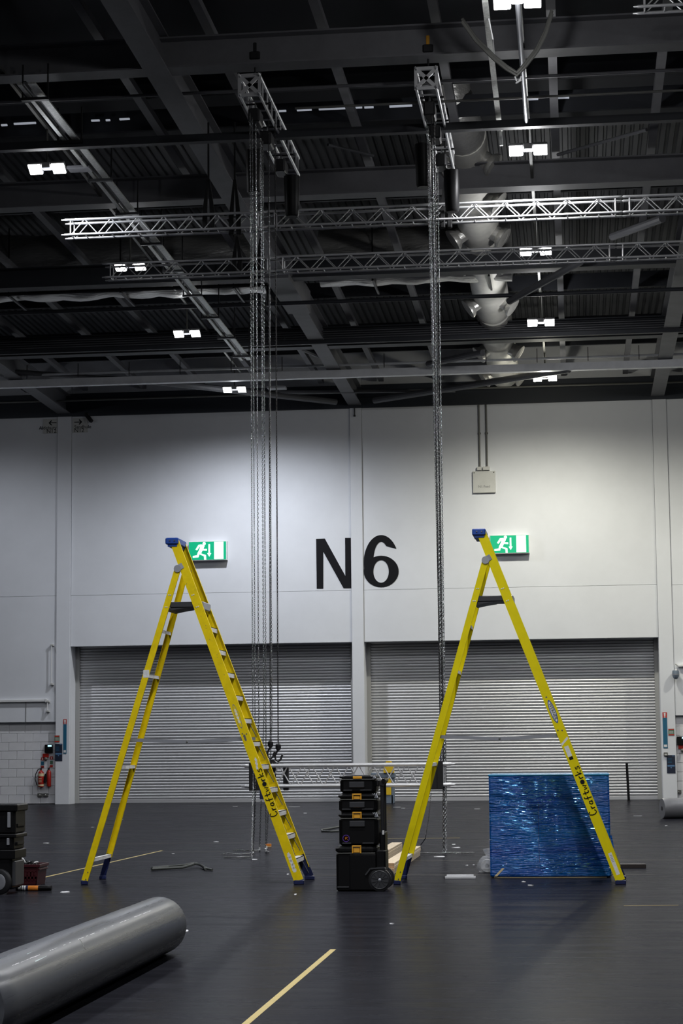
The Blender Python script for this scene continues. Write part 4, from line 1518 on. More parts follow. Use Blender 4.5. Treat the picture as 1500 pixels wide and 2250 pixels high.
    for z in (3.62, 3.78):
        for v in (-0.012, 0.012):
            c = lerp(rb0, rt0, z / hz)
            MB().lathe([(0.010, 0), (0.007, 0.006)], c + Vector((v, 0, 0)), (0, -1, 0), 8).build('rivet', TREAD, t, True)
    # handwritten name
    hw = MB()
    u = 0.93
    base_v = -0.046
    hs = 0.083
    for ch in 'Craftworks':
        wd = {'C': .8, 'w': .85, 'o': .72, 'r': .62, 's': .66}.get(ch, .74)
        for st in GLYPH[ch]:
            hw.path([rp_(u + p[0] * hs * 1.05, base_v + p[1] * hs * (1.25 if ch == 'C' else 1.0), 0.0015) for p in st], 0.0064, 6)
        if ch == 'o':
            hw.lathe([(0.029, 0), (0.029, 0.006)], rp_(u + .34 * hs, base_v + 0.03, 0.0), nrm, 14)
        u += wd * hs * 1.10
    tag(hw.build('handwritten_name', INK, front_rail), 'black marker handwriting along the rail')

    def patch(pts, m, nm, off=0.0008):
        b = MB()
        n = len(pts)
        b.add([rp_(a_, v, off) for a_, v in pts] + [rp_(a_, v, 0.0) for a_, v in pts],
              [tuple(range(n)), tuple(range(2 * n - 1, n - 1, -1))] + [(i, n + i, n + (i + 1) % n, (i + 1) % n) for i in range(n)])
        return b.build(nm, m, front_rail)

    def oval(cu, cv, ru, rv, n=24): return [(cu + ru * math.cos(2 * PI * i / n), cv + rv * math.sin(2 * PI * i / n)) for i in range(n)]

    def rough(cu, cv, ru, rv, n=18): return [(cu + ru * math.cos(2 * PI * i / n) * random.uniform(.6, 1.05), cv + rv * math.sin(2 * PI * i / n) * random.uniform(.5, 1.05)) for i in range(n)]
    if clean:
        cu = 2.33
        patch(oval(cu, 0, 0.158, 0.036), CAPB, 'maker_label', 0.001)
        patch(oval(cu, 0, 0.138, 0.026), WHITE, 'maker_label_field', 0.0016)
        me = text_mesh('WERNER', 0.056, INK, 'maker_lettering')
        o = link('maker_lettering', me, front_rail)
        Mx = Matrix((-d, -vleft, nrm)).transposed().to_4x4()
        Mx.translation = rp_(cu, 0, 0.003)
        o.matrix_local = Mx
        patch([(1.72, 0.035), (1.86, 0.035), (1.86, -0.02), (1.72, -0.02)], WHITEL, 'white_label')
        patch([(1.675, 0.03), (1.715, 0.03), (1.715, -0.02), (1.675, -0.02)], INK, 'black_label')
        patch([(1.88, 0.055), (1.91, 0.055), (1.97, -0.05), (1.94, -0.055)], WHITEL, 'white_tape')
        patch([(0.13, 0.02), (0.42, 0.02), (0.42, -0.025), (0.13, -0.025)], WHITEL, 'white_label')
        for k in range(5):
            patch([(0.30 + .02 * k, 0.012), (0.308 + .02 * k, 0.012), (0.308 + .02 * k, -0.018), (0.30 + .02 * k, -0.018)], GREYM, 'label_text', 0.0015)
        patch([(2.52, 0.02), (2.54, 0.02), (2.54, -0.0), (2.52, -0.0)], CONDUIT, 'scuff_mark')
    else:
        patch(oval(2.32, 0.012, 0.17, 0.030), FADED, 'worn_label', 0.0006)
        patch(oval(2.32, 0.012, 0.155, 0.024), YEL, 'worn_label_field', 0.001)
        for k in range(4):
            patch(rough(2.25 + 0.05 * k, 0.012, 0.03, 0.017), WHITEL, 'worn_label_rest', 0.0014)
        patch(rough(2.02, 0.015, 0.06, 0.02), CONDUIT, 'worn_label_rest')
        for k in range(3):
            patch(rough(1.60 + .05 * k, 0.0 - .01 * k, 0.04, 0.018), WHITEL, 'worn_label_rest')
        patch(rough(1.40, -0.02, 0.03, 0.014), CONDUIT, 'scuff_mark')
        for k in range(5):
            patch(rough(0.20 + .05 * k, 0.005, 0.045, 0.028), WHITEL, 'worn_label_rest')
        for k in range(16):
            patch(rough(random.uniform(2.6, 4.3), random.uniform(-.05, .05), random.uniform(.006, .014), .006, 7), mat('ladder_scuff', (0.42, 0.30, 0.02), 0.6), 'scuff_mark')
        c = lerp(rb0, rt0, 2.74 / hz)
        MB().box(c.x - 0.04, c.x + 0.04, c.y - 0.003, c.y, c.z - 0.05, c.z + 0.05).build('white_tape', WHITEL, t)
    return t


a, b = at(657, 1944, Z=0), at(184, 1944, Z=0)
cpx = at(382, 1192, Y=26.05)
o = Vector(((a.x + b.x) / 2, (a.y + b.y) / 2, 0))
ladder('step_ladder', 'tall yellow stepladder with worn labels and scuffed rails, left of the toolbox stack', o, cpx.x - o.x, cpx.z, 0)
a, b = at(1367, 1944, Z=0), at(869, 1944, Z=0)
cpx = at(1055, 1174, Y=26.05)
o = Vector(((a.x + b.x) / 2, (a.y + b.y) / 2, 0))
ladder('step_ladder', 'tall yellow stepladder with clean blue oval label, straddling the blue wrapped box', o, cpx.x - o.x, cpx.z, 0, rot=R(-0.4), clean=True)


# ================================================================== FLOOR OBJECTS
def latch(parent, cx, y, z0, w_, h):
    b = MB()
    b.rbox(cx - w_ / 2, cx - w_ / 2 + 0.016, y - 0.016, y, z0, z0 + h, 0.004)
    b.rbox(cx + w_ / 2 - 0.016, cx + w_ / 2, y - 0.016, y, z0, z0 + h, 0.004)
    b.rbox(cx - w_ / 2, cx + w_ / 2, y - 0.020, y, z0 + h - 0.018, z0 + h, 0.005)
    b.rbox(cx - w_ / 2 + 0.02, cx + w_ / 2 - 0.02, y - 0.010, y, z0 + 0.008, z0 + h - 0.030, 0.003)
    return b.build('latch', LATCH, parent)


def toolbox(loc, x0, x1, dep, h, label, lid=0.075, lat=None, grip=True, loc_rot=0):
    t = thing('tool_box', label, 'toolbox', loc, loc_rot, 'black toolboxes of the middle stack')
    MB().rbox(x0 + 0.008, x1 - 0.008, 0.008, dep - 0.008, 0.0, h - lid + 0.01, 0.045).build('body', BLACK, t)
    ld = MB().rbox(x0, x1, 0, dep, h - lid, h, 0.045).build('lid', BLACK, t)
    MB().rbox(x0 + 0.02, x1 - 0.02, -0.004, 0.03, h - lid - 0.006, h - lid + 0.004, 0.003).build('lid_seam', CONDUIT, ld)
    cx = (x0 + x1) / 2 - 0.012
    if lat:
        latch(t, cx, 0.0, h - lid - 0.005, 0.115, lat)
    if grip:
        w_ = 0.19
        z1 = h - lid - 0.03
        MB().rbox(cx - w_ / 2, cx + w_ / 2, -0.012, 0.01, max(0.02, z1 - 0.07), z1, 0.006).build('side_grip', DGREY, t)
        MB().rbox(cx - w_ / 2 + 0.012, cx + w_ / 2 - 0.012, -0.010, 0.008, max(0.02, z1 - 0.065), z1 - 0.012, 0.004).build('grip_recess', BLACK, t)
    MB().rbox(x0 + 0.05, x0 + 0.16, -0.004, 0.02, 0.03, 0.042, 0.003).build('edge_rib', DGREY, t)
    MB().rbox(x1 - 0.20, x1 - 0.06, -0.004, 0.02, 0.03, 0.042, 0.003).build('edge_rib', DGREY, t)
    # corner ribs of the lid at the handle side
    for k in range(3):
        MB().bar((x1 - 0.07 + 0.022 * k, 0.02, h - 0.004), (x1 - 0.035 + 0.016 * k, 0.0, h - lid * 0.8), 0.008, 0.008).build('corner_rib', GREYM, ld)
    return t


tp = at(737, 1959, Z=0)
sc = 177.5


def tz(y): return (1959 - y) / sc


bx = 0.505
base = thing('rolling_tool_box', 'large black rolling toolbox with wheels and mast, bottom of the middle stack', 'toolbox', tp, 0, 'black toolboxes of the middle stack')
H0 = tz(1862)
MB().rbox(0.008, 0.50, 0.008, 0.44, 0.0, H0 - 0.08, 0.03).build('body', BLACK, base)
lid = MB().rbox(0.0, 0.51, 0, 0.45, H0 - 0.085, H0, 0.04).build('lid', BLACK, base)
MB().rbox(0.02, 0.49, -0.004, 0.03, H0 - 0.09, H0 - 0.08, 0.003).build('lid_seam', CONDUIT, lid)
MB().rbox(0.175, 0.50, -0.008, 0.02, 0.02, H0 - 0.10, 0.008).build('side_panel', BLACK, base)
MB().rbox(0.02, 0.165, -0.004, 0.02, 0.045, 0.06, 0.003).build('edge_rib', DGREY, base)
MB().rbox(0.49, 0.615, 0.02, 0.43, 0.10, H0 - 0.05, 0.02).build('back_housing', BLACK, base)
latch(base, 0.265, 0.0, H0 - 0.085, 0.115, 0.095)
for y0 in (-0.015, 0.42):
    wh = MB().lathe([(0.06, 0.0), (0.10, 0.0), (0.138, 0.006), (0.14, 0.02), (0.14, 0.05), (0.10, 0.06)], (0.545, y0, 0.14), (0, 1, 0), 28).build('wheel', BLACKM, base, True)
    rim = MB().lathe([(0.115, -0.003), (0.108, -0.008), (0.100, 0.0)], (0.545, y0, 0.14), (0, 1, 0), 28).build('rim', DGREY, wh, True)
    sp = MB()
    for k in range(6):
        a_ = 2 * PI * k / 6 + PI / 2
        c_ = Vector((0.545, y0 - 0.004, 0.14))
        d1 = Vector((math.cos(a_), 0, math.sin(a_)))
        for s_ in (-0.25, 0.25):
            d2 = Vector((math.cos(a_ + s_), 0, math.sin(a_ + s_)))
            sp.bar(c_ + d1 * 0.025, c_ + d2 * 0.10, 0.008, 0.010, (0, 1, 0))
    sp.build('spokes', DGREY, wh)
    MB().lathe([(0.02, -0.006), (0.012, -0.012)], (0.545, y0, 0.14), (0, 1, 0), 12).build('hub', GREYM, wh, True)
gd = MB()
for p0, p1 in (((0.37, 0.20), (0.43, 0.275)), ((0.43, 0.275), (0.60, 0.285)), ((0.60, 0.285), (0.615, 0.27))):
    gd.bar((p0[0], 0.0, p0[1]), (p1[0], 0.0, p1[1]), 0.05, 0.018, (0, 0, 1))
gd.build('wheel_guard', DGREY, base)
MB().rbox(0.54, 0.61, 0.06, 0.39, 0.12, tz(1832), 0.015).build('mast_sleeve', BLACK, base)
for y0 in (0.08, 0.34):
    MB().rbox(0.553, 0.602, y0, y0 + 0.035, tz(1840), tz(1728), 0.01).build('mast_pole', BLACKM, base)
MB().tube((0.60, 0.05, tz(1722)), (0.60, 0.41, tz(1722)), 0.026, 10).build('mast_grip', BLACK, base)
for y0 in (0.07, 0.36):
    MB().bar((0.57, y0 + 0.01, tz(1732)), (0.605, y0 + 0.01, tz(1718)), 0.03, 0.05).build('grip_joint', BLACKM, base)
MB().rbox(0.575, 0.60, 0.05, 0.07, tz(1838), tz(1829), 0.004).build('sleeve_clip', TREAD, base)

b3 = toolbox(tp + Vector((0, 0.0, H0)), 0.038, 0.535, 0.45, tz(1789) - H0, 'tall black toolbox with round sticker, second from the floor in the stack', lat=0.085)
st = MB().lathe([(0.044, 0), (0.044, 0.003)], (0.135, 0.006, 0.095), (0, -1, 0), 24).build('round_sticker', PURPLE, b3)
MB().lathe([(0.034, 0.0035), (0.030, 0.0035)], (0.135, 0.006, 0.095), (0, -1, 0), 24).build('sticker_ring', mat('sticker_red', (0.25, 0.04, 0.06), 0.5), st)
em = MB()
for pts in ([(-.012, -.016), (-.012, .014), (.004, .016)], [(-.012, 0), (.0, .002)], [(.018, .012), (.006, .008), (.004, -.006), (.014, -.014)]):
    em.path([Vector((0.137 + p[0], 0.0018, 0.095 + p[1])) for p in pts], 0.0028, 5)
em.build('sticker_emblem', ORANGE, st)
b2 = toolbox(tp + Vector((0, 0.0, tz(1789))), 0.038, 0.535, 0.45, tz(1748) - tz(1789), 'flat black toolbox with amber latch, third from the floor in the stack', lat=0.075)
b1 = toolbox(tp + Vector((0, 0.0, tz(1748))), 0.056, 0.515, 0.43, tz(1710) - tz(1748), 'topmost black toolbox of the middle stack', lid=0.045, lat=None)
MB().rbox(0.228, 0.34, -0.014, 0.02, tz(1710) - tz(1748) - 0.04, tz(1710) - tz(1748) - 0.008, 0.006).build('latch', LATCH, b1)
MB().rbox(0.50, 0.545, 0.08, 0.34, 0.08, 0.16, 0.015).build('rear_handle', BLACKM, b1)

# blue stretch wrapped box
a, b = at(1077, 1929, Z=0), at(1343, 1929, Z=0)
Wb, Yb = b.x - a.x, a.y
Hb = (at(1200, 1702, Y=Yb).z)
t = thing('wrapped_box', 'large box wrapped in shiny blue stretch film', 'box', (a.x, Yb, 0))
MB().rbox(0, Wb, 0, 1.15, 0.012, Hb, 0.02).build('film_wrap', FILM, t)
GLINT = mat('film_crease', (0.16, 0.52, 0.92), 0.16, metal=0.75)  # pale metallic creases, the film's sparkle put into their colour
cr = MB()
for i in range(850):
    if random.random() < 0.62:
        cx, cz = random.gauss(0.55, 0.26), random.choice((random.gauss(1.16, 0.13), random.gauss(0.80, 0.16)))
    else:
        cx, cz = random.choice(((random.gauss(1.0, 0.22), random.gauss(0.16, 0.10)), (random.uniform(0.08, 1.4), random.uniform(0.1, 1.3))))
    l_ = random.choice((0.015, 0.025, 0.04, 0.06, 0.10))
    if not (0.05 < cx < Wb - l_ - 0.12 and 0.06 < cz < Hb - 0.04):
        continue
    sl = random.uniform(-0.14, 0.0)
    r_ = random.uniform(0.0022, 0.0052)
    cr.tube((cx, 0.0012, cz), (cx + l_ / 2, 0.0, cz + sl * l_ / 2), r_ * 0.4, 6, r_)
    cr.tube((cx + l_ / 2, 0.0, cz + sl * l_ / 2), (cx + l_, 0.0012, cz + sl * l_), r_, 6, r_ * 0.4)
tag(cr.build('film_crease_glints', GLINT, t, True), kind='stuff')
MB().box(0.05, Wb - 0.06, 0.02, 1.10, 0, 0.03).build('base_board', CREAM, t)
MB().rbox(-0.006, Wb + 0.006, -0.006, 1.156, Hb - 0.02, Hb + 0.008, 0.012).build('top_sheet', mat('pale_blue_film', (0.03, 0.22, 0.42), 0.2), t)
MB().add([(0.05, -0.003, 0.02), (0.09, -0.003, 0.02), (0.19, -0.003, 0.125), (0.16, -0.003, 0.13)], [(0, 1, 2, 3)]).build('tape_piece', CREAM, t)
MB().add([(0.652, -0.002, 0.2), (0.657, -0.002, 0.2), (0.657, -0.002, 1.0), (0.652, -0.002, 1.0)], [(0, 1, 2, 3)]).build('film_seam', NAVY, t)
MB().path([(Wb + 0.01, 0.02, 0.55), (Wb + 0.03, 0.0, 0.40), (Wb + 0.015, 0.0, 0.15)], 0.012, 6).build('film_tail', FILM, t)
MB().path([(Wb - 0.02, -0.03, 0.13), (Wb + 0.02, -0.05, 0.15), (Wb + 0.05, -0.04, 0.10), (Wb + 0.0, -0.04, 0.09)], 0.012, 6).build('tied_knot', CREAM, t)

# dark bar behind the right ladder
a, b = at(1335, 1908, Z=0), at(1418, 1907, Z=0)
t = thing('dark_beam', 'dark brown beam lying behind the right ladder foot', 'beam', (a.x, a.y, 0))
MB().rbox(0, b.x - a.x, 0, 0.10, 0, 0.06, 0.006).build('timber', mat('dark_brown_paint', (0.03, 0.022, 0.018), 0.5), t)
MB().box(b.x - a.x, b.x - a.x + 0.004, 0.01, 0.09, 0.005, 0.055).build('end_face', BLACKM, t)

# timber planks
near = at(866, 1921, Z=0)
far = at(935, 1880, Z=0)
Lp = far.y - near.y
pl = MB().rbox(0, 0.17, 0, Lp, 0.002, 0.038, 0.003).mesh('plank', WOOD)
pe = MB().rbox(0.006, 0.164, -0.004, 0.0, 0.005, 0.035, 0.001).mesh('plank_end', ENDWOOD)


def plank(x, y, z, lab, ang=0.0, k=1.0):
    t = thing('timber_plank', lab, 'plank', (x, y, z), ang, 'pine planks behind the toolbox stack')
    link('board', pl, t)
    link('sawn_end', pe, t)


lev = ['bottom', 'second', 'third', 'top']
for k in range(4):
    plank(near.x - 0.17 + random.uniform(-.006, .006), near.y + random.uniform(0, .03), 0.038 * k, '%s pale plank of the front timber pile' % lev[k])
b0 = at(850, 1900, Z=0)
for k in range(4):
    plank(b0.x - 0.27 + random.uniform(-.006, .006), near.y + 1.3 + random.uniform(0, .03), 0.038 * k, '%s pale plank of the rear timber pile' % lev[k])

# bag with a roll
p = at(1070, 1917, Z=0)
t = thing('plastic_bag', 'crumpled clear plastic bag with a roll inside beside the blue box', 'bag', p)
b = MB()
n = 18
for i, (r_, h_) in enumerate(((0.02, 0.0), (0.11, 0.01), (0.135, 0.06), (0.13, 0.12), (0.10, 0.18), (0.05, 0.215), (0.03, 0.23), (0.06, 0.27), (0.085, 0.32))):
    for j in range(n):
        a_ = 2 * PI * j / n
        rr = r_ * (1 + random.uniform(-.18, .18))
        b.v.append((rr * math.cos(a_) + (0.02 if i > 5 else 0), rr * math.sin(a_), h_ + random.uniform(-.01, .012)))
for i in range(8):
    for j in range(n):
        b.f.append((i * n + j, i * n + (j + 1) % n, (i + 1) * n + (j + 1) % n, (i + 1) * n + j))
b.f.append(tuple(range(n - 1, -1, -1)))
b.build('film', CLEAR, t, True)
MB().lathe([(0.03, 0), (0.085, 0), (0.085, 0.12), (0.03, 0.12), (0.03, 0)], (0.0, -0.06, 0.095), (0, 1, 0), 20).build('roll', WHITE, t, True)
# white strips
a = at(977, 1931, Z=0)
for k, (dx_, dy, L_, dz_, lab) in enumerate(((0, 0, 0.41, 0.0, 'front white strip of the bundle on the floor'), (0.02, 0.06, 0.36, 0.0, 'rear white strip of the bundle on the floor'))):
    t = thing('white_strip', lab, 'strip', (a.x + dx_, a.y + dy, 0), R(1.0 * k))
    MB().rbox(0, L_, 0, 0.04, 0, 0.035 if k == 0 else 0.05, 0.005).build('strip', PAPER, t)
    MB().box(-0.012, 0.0, 0.005, 0.035, 0.004, 0.03).build('dark_end', BLACKM, t)


# hoses
def hose(pts, r, label):
    tag(MB().path([fpt(px, py, z) for px, py, z in pts], r, 8).build('hose_length', HOSE, None, True), label, 'hose')


hose([(333, 1910, .025), (360, 1908, .025), (400, 1906, .03), (415, 1902, .05), (432, 1897, .05), (446, 1904, .025), (452, 1910, .02)], 0.020, 'dark hose on the floor by the left ladder, straighter length')
hose([(334, 1907, .03), (370, 1904, .03), (405, 1901, .05), (425, 1897, .06), (440, 1900, .05), (455, 1909, .025), (466, 1911, .02)], 0.018, 'dark hose on the floor by the left ladder, arched length')
hose([(744, 1826, .02), (725, 1827, .02), (708, 1826, .02), (706, 1823, .03), (720, 1821, .02), (748, 1816, .02)], 0.018, 'dark cable loop behind the middle toolbox stack')
# orange block near the chains
p = at(589, 1861, Z=0)
t = thing('orange_block', 'small orange block on the floor beside the left chains', 'block', p)
MB().rbox(-0.05, 0.05, 0, 0.06, 0, 0.055, 0.006).build('block', ORANGE, t)
MB().box(-0.05, 0.05, -0.002, 0, 0.0, 0.012).build('lower_edge', CREAM, t)


# foam rolls
def foam_roll(loc, rz, L, r, label, near_black=True):
    t = thing('foam_roll', label, 'roll', loc, rz)
    b = MB()
    pr = [(r * 0.22, 0.0), (r * 0.96, 0.0), (r, 0.02)]
    for k in range(1, 20):
        pr.append((r * (1 + 0.004 * math.sin(k * 1.7)), 0.02 + (L - 0.04) * k / 20))
    pr += [(r, L - 0.03), (r * 0.97, L), (r * 0.22, L)]
    b.lathe(pr, (0, 0, r * 0.995), (0, 1, 0), 48).build('sheet', FOAM, t, True)
    MB().lathe([(r * 0.22, -0.002), (r * 0.17, -0.002), (r * 0.17, L), (r * 0.22, L + 0.002)], (0, 0, r * 0.995), (0, 1, 0), 20).build('core', BLACKM, t, True)
    return t


rf = at(372, 2098, Z=0)
RL = 5.6
RR = 0.243
roll = foam_roll((-3.60, rf.y - RL + 0.1, 0), R(0.2), RL, RR, 'large grey foam roll lying in the bottom left corner')
def on_roll(a_, y): return Vector((RR * 1.002 * math.sin(a_), y, RR * 0.995 + RR * 1.002 * math.cos(a_)))


for i in range(60):
    y = random.uniform(0.5, 4.6)
    a_ = R(33) + random.uniform(-.006, .006)
    l_, w_ = random.uniform(0.02, 0.10), random.uniform(0.003, 0.011)
    pts = [on_roll(a_ - w_, y), on_roll(a_ + w_, y), on_roll(a_ + w_ * .8, y + l_), on_roll(a_ - w_ * .6, y + l_)]
    MB().add([p_ * 1.0 for p_ in pts], [(0, 1, 2, 3)]).build('tape_residue', PAPER, roll)
MB().add([on_roll(R(22), 1.0), on_roll(R(42), 0.95), on_roll(R(40), 1.25), on_roll(R(22), 1.2)], [(0, 1, 2, 3)]).build('paper_label', mat('pale_label', (0.45, 0.55, 0.55), 0.5), roll)
MB().path([on_roll(R(34), 2.2), on_roll(R(42), 2.17), on_roll(R(50), 2.12), on_roll(R(56), 2.12)], 0.003, 5).build('sheet_edge', CONDUIT, roll)
p = at(1452, 1800, Z=0)
FOAM = mat('pale_grey_roll', (0.17, 0.172, 0.182), 0.4, var=0.1, vscale=3)
foam_roll((p.x + 0.04, p.y + 0.3, 0), R(-74), 4.0, 0.24, 'grey roll lying at the right picture edge near the shutter')

# post and machine by the right shutter
p = at(1381, 1761, Z=0)
p = Vector((p.x, 62.4, 0)); p.x = at(1381, 1760, Y=62.4).x
t = thing('black_post', 'slim black post standing in front of the right shutter', 'post', p)
MB().bar((0, 0, 0.01), (-0.035, 0, 1.17), 0.075, 0.075, (0, 1, 0)).build('pole', BLACK, t)
MB().rbox(-0.06, 0.06, -0.06, 0.06, 0, 0.02, 0.005).build('foot', BLACKM, t)
p = at(855, 1762, Y=62.0)
t = thing('lifting_machine', 'yellow and grey machine standing behind the low truss at the right shutter', 'machine', (p.x, 62.0, 0))
MB().rbox(-0.13, 0.13, -0.10, 0.20, 0, 0.26, 0.01).build('base', MBLUE, t)
MB().rbox(-0.13, 0.07, -0.12, 0.15, 0.26, 0.52, 0.01).build('yellow_panel', MYEL, t)
MB().rbox(0.07, 0.16, -0.10, 0.20, 0, 0.80, 0.01).build('side_post', MBLUE, t)
MB().rbox(-0.13, 0.08, -0.12, 0.15, 0.52, 0.78, 0.01).build('mid_panel', MYEL, t)
MB().rbox(-0.55, 0.20, -0.14, 0.20, 0.78, 0.94, 0.02).build('head_box', MBLUE, t)
MB().prof((0.0, -0.20, 0.94), (0.0, 0.18, 0.94), [(-0.15, 0), (0.16, 0), (0.13, 0.24), (0.06, 0.36), (-0.06, 0.36), (-0.15, 0.22)]).build('yellow_cover', MYEL, t)
MB().rbox(-0.95, -0.15, -0.05, 0.05, 1.16, 1.24, 0.01).build('black_arm', BLACKM, t)
MB().lathe([(0.07, 0), (0.07, 0.03)], (0.0, -0.12, 0.65), (0, -1, 0), 16).build('yellow_knob', MYEL, t, True)
# little white scraps at the wall
# left edge stack
lp0 = at(24, 1966, Z=0)
ls = 4375 / lp0.y


def lz(y): return (1966 - y) / ls


def lxp(px): return (px - 24) / ls


t = thing('rolling_tool_box', 'dark rolling toolbox with wheel cut by the left picture edge', 'toolbox', lp0)
MB().rbox(-0.55, lxp(24), 0.02, 0.50, 0.06, lz(1880), 0.03).build('body', BLACK, t)
MB().rbox(-0.57, lxp(32), 0.0, 0.52, lz(1888), lz(1868), 0.012).build('lid', BLACK, t)
MB().rbox(lxp(22), lxp(31), 0.05, 0.45, lz(1948), lz(1893), 0.012).build('mast_sleeve', DGREY, t)
wh = MB().lathe([(0.06, 0.0), (0.135, 0.0), (0.155, 0.012), (0.155, 0.05), (0.13, 0.065)], (lxp(-3), -0.03, 0.156), (0.25, 1, 0), 28).build('wheel', BLACKM, t, True)
MB().lathe([(0.10, -0.004), (0.09, -0.008), (0.03, 0.0)], (lxp(-3), -0.03, 0.156), (0.25, 1, 0), 24).build('rim', GREYM, wh, True)
t = thing('tool_box', 'slim dark toolbox in the middle of the stack at the left picture edge', 'toolbox', lp0 + Vector((0, 0, lz(1868))))
h_ = lz(1833) - lz(1868)
MB().rbox(-0.55, lxp(28), 0.02, 0.50, 0, h_ - 0.03, 0.02).build('body', BLACK, t)
MB().rbox(-0.56, lxp(34), 0.0, 0.52, h_ - 0.045, h_, 0.012).build('lid', BLACK, t)
MB().rbox(lxp(13), lxp(19), -0.004, 0.03, 0.06, h_ - 0.05, 0.004).build('pale_strip', GREYM, t)
MB().prof((lxp(22), 0.1, 0.03), (lxp(22), 0.4, 0.03), [(0, 0), (0.06, 0.03), (0.06, 0.06), (0, 0.06)]).build('catch', BLACK, t)
t = thing('tool_box', 'dark toolbox with pale strip on top of the stack at the left picture edge', 'toolbox', lp0 + Vector((0, 0, lz(1833))))
h_ = lz(1767) - lz(1833)
MB().rbox(-0.55, lxp(31), 0.02, 0.50, 0.0, h_ - 0.05, 0.03).build('body', BLACK, t)
MB().rbox(-0.57, lxp(36), 0.0, 0.52, h_ - 0.09, h_, 0.02).build('lid', BLACK, t)
MB().rbox(lxp(14), lxp(21), -0.004, 0.03, 0.08, h_ - 0.10, 0.004).build('pale_strip', GREYM, t)
MB().prof((lxp(30), 0.1, 0.06), (lxp(30), 0.4, 0.06), [(0, 0), (0.02, 0.03), (0.02, 0.06), (0, 0.06)]).build('catch', BLACK, t)

# red crate with cables
cp = at(80, 1946, Z=0)
t = thing('plastic_crate', 'dark red slotted plastic crate full of cables', 'crate', cp)
Wc, Dc, Hc = 0.40, 0.42, 0.27
b = MB()
zs = [0, 0.05, 0.075, 0.10, 0.145, 0.20, Hc]
for z0, z1 in ((0, 0.06), (0.085, 0.115), (0.175, Hc)):
    b.box(-Wc, 0, 0, 0.012, z0, z1)
for k in range(9):
    xk = -Wc + 0.012 + k * 0.0455
    b.box(xk, xk + 0.026, 0.0, 0.012, 0.055, 0.18)
b.build('front_wall', RED, t)
MB().box(-Wc, 0, Dc - 0.012, Dc, 0, Hc).build('rear_wall', RED, t)
s_ = MB().prof((0.0, 0, 0), (0.0, Dc, 0), [(-0.012, 0), (0, 0), (0.03, Hc), (0.018, Hc)]).build('side_wall', RED, t)
MB().box(-Wc, -Wc + 0.012, 0, Dc, 0, Hc).build('side_wall', RED, t)
MB().box(-Wc, 0, 0, Dc, 0, 0.012).build('bottom', RED, t)
r_ = MB().rbox(-Wc - 0.02, 0.045, -0.018, 0.0, Hc - 0.035, Hc + 0.005, 0.006)
r_.rbox(-Wc - 0.02, 0.045, Dc, Dc + 0.018, Hc - 0.035, Hc + 0.005, 0.006).rbox(0.03, 0.048, -0.018, Dc + 0.018, Hc - 0.035, Hc + 0.005, 0.006)
r_.rbox(0.02, 0.042, -0.0, Dc, Hc - 0.075, Hc - 0.055, 0.004)
r_.build('rim', RED, t)
for i in range(7):
    c0 = Vector((random.uniform(-0.3, -0.08), random.uniform(0.1, 0.32), 0)) + cp
    rr = random.uniform(0.05, 0.10)
    pts = [c0 + Vector((rr * math.cos(k * .6 + i), rr * math.sin(k * .6 + i), Hc - 0.03 + 0.035 * math.sin(k * .9 + i) + 0.02)) for k in range(12)]
    tag(MB().path(pts, 0.010, 6).build('cable_coil', WHITE if i == 2 else BLACK, None, True), 'white cable coil among the black ones in the red crate' if i == 2 else 'black cable coil heaped in the red crate', 'cable', None if i == 2 else 'cables heaped in the crate')
tt = thing('hand_tool', 'orange and black hand tool sticking out of the red crate', 'tool', cp + Vector((-0.34, 0.08, Hc + 0.02)))
MB().tube((-0.06, 0, 0.02), (0.08, 0.05, 0.0), 0.028, 10).build('orange_grip', ORANGE, tt, True)
MB().tube((0.08, 0.05, 0.0), (0.16, 0.08, 0.02), 0.02, 8).build('black_neck', BLACK, tt, True)
MB().path([(0.05, 0.04, 0.02), (0.08, 0.04, 0.065), (0.12, 0.05, 0.05), (0.15, 0.06, 0.0)], 0.012, 6).build('white_strap', WHITE, tt, True)
# banded tube on the floor
p = at(34, 1958, Z=0)
t = thing('banded_tube', 'dark tube with orange and white bands on the floor before the red crate', 'tube', p)
x = 0.0
for L_, m in ((0.03, BLACK), (0.035, WHITEL), (0.012, BLACK), (0.02, WHITEL), (0.008, NAVY), (0.022, WHITEL), (0.03, NAVY), (0.13, ORANGE), (0.165, BLACK)):
    MB().tube((x, 0.034, 0.034), (x + L_, 0.034, 0.034), 0.033, 14).build('band', m, t, True)
    x += L_


# floor tapes
def tape(p0, p1, w_, label):
    a, b = at(*p0, Z=0), at(*p1, Z=0)
    d = (b - a).normalized()
    s = Vector((d.y, -d.x, 0)) * w_ / 2
    m_ = MB().add([a - s + Vector((0, 0, .0015)), a + s + Vector((0, 0, .0015)), b + s + Vector((0, 0, .0015)), b - s + Vector((0, 0, .0015)), a - s, a + s, b + s, b - s],
                  [(0, 1, 2, 3), (0, 4, 5, 1), (1, 5, 6, 2), (2, 6, 7, 3), (3, 7, 4, 0)])
    tag(m_.build('floor_tape', TAPE), label, 'tape')


tape((530, 2258), (732, 2086), 0.05, 'yellow tape line running towards the camera in the foreground')
tape((96, 1928), (356, 1869), 0.045, 'yellow tape line passing behind the left ladder')
tape((832, 1843), (1010, 1841), 0.05, 'faint yellow tape line behind the timber')
tape((1370, 1990), (1490, 1989), 0.012, 'thin orange tape line on the floor at far right')

# faint joints between floor sheets
fl = bpy.data.objects['floor']
for y, x0, x1 in ((36.9, -14, -4.6), (33.9, -14, -6.0), (31.0, -3, 3), (41.5, -3, 4), (27.6, -4, 1)):
    MB().box(x0, x1, y, y + 0.03, 0.0, 0.0015).build('sheet_joint', mat('joint_tape', (0.11, 0.10, 0.08), 0.6), fl)

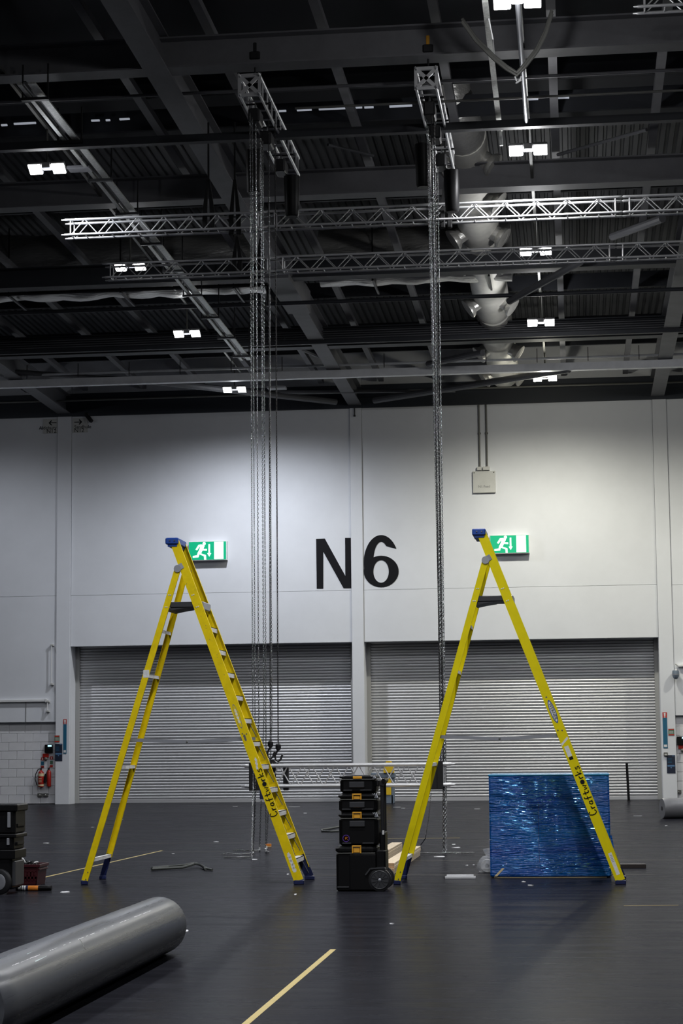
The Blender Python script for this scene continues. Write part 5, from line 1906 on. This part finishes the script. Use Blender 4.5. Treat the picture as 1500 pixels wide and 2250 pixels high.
# litter
scr = [(143, 1961, 20, .05), (101, 1853, 18, .03), (409, 2047, 9, .05), (475, 1850, 12, .02), (266, 1801, 9, .03), (203, 1818, 8, .03),
       (517, 1772, 12, .03), (670, 1787, 9, .04), (645, 1773, 30, .02), (872, 1774, 22, .04), (886, 1776, 10, .03), (996, 1856, 10, .05), (1000, 1863, 20, .03),
       (965, 1883, 30, .05), (1025, 1902, 8, .03), (1040, 1901, 5, .03), (1150, 1938, 11, .03), (1166, 1946, 14, .03), (1048, 1778, 16, .02),
       (1400, 1793, 18, .02), (1463, 1815, 6, .02), (560, 1889, 14, .05), (632, 1922, 5, .04), (649, 1966, 5, .04), (860, 2030, 12, .04), (380, 1876, 8, .03), (60, 1935, 5, .03)]
scl = ['in front of the red crate and banded tube', 'long one left of the left ladder rear leg', 'at the right side of the grey foam roll tip', 'thin dark-edged one right of the left ladder rear legs', 'short one between the left ladder rear legs, far back', 'short one left of the left ladder rear legs, far back',
       'below the left shutter, left of the truss chains', 'under the low truss left of the toolboxes', 'long thin one at the foot of the left shutter', 'bent one beside the yellow machine', 'tiny one right of the yellow machine',
       'upper one behind the right chains', 'lower one behind the right chains', 'pale smear at the foot of the right chains', 'larger one right of the right chains', 'tiny one nearest the plastic bag',
       'in front of the blue box, upper one', 'in front of the blue box, lower one', 'thin one left of the blue box top corner', 'thin one right of the black post', 'tiny one below the right edge roll',
       'beside the left chain pile', 'just left of the left ladder front feet', 'in front of the left ladder front feet', 'in front of the toolbox stack', 'left of the left chain pile', 'tiny one near the banded tube']
for i, (px, py, wpx, dep) in enumerate(scr):
    p = at(px, py, Z=0)
    w_ = wpx * p.y / 4375
    b = MB()
    n = 7
    top = []
    for k in range(n):
        a_ = 2 * PI * k / n
        top.append((w_ / 2 * math.cos(a_) * random.uniform(.7, 1.1), dep * 1.6 * math.sin(a_) * random.uniform(.7, 1.1), random.uniform(.004, .014)))
    b.add(top + [(q[0], q[1], 0) for q in top], [tuple(range(n))] + [(k, n + k, n + (k + 1) % n, (k + 1) % n) for k in range(n)])
    o = b.build('paper_scrap', PAPER, None, False, p)
    tag(o, 'white floor scrap, ' + scl[i], 'scrap', 'white scraps on the floor')
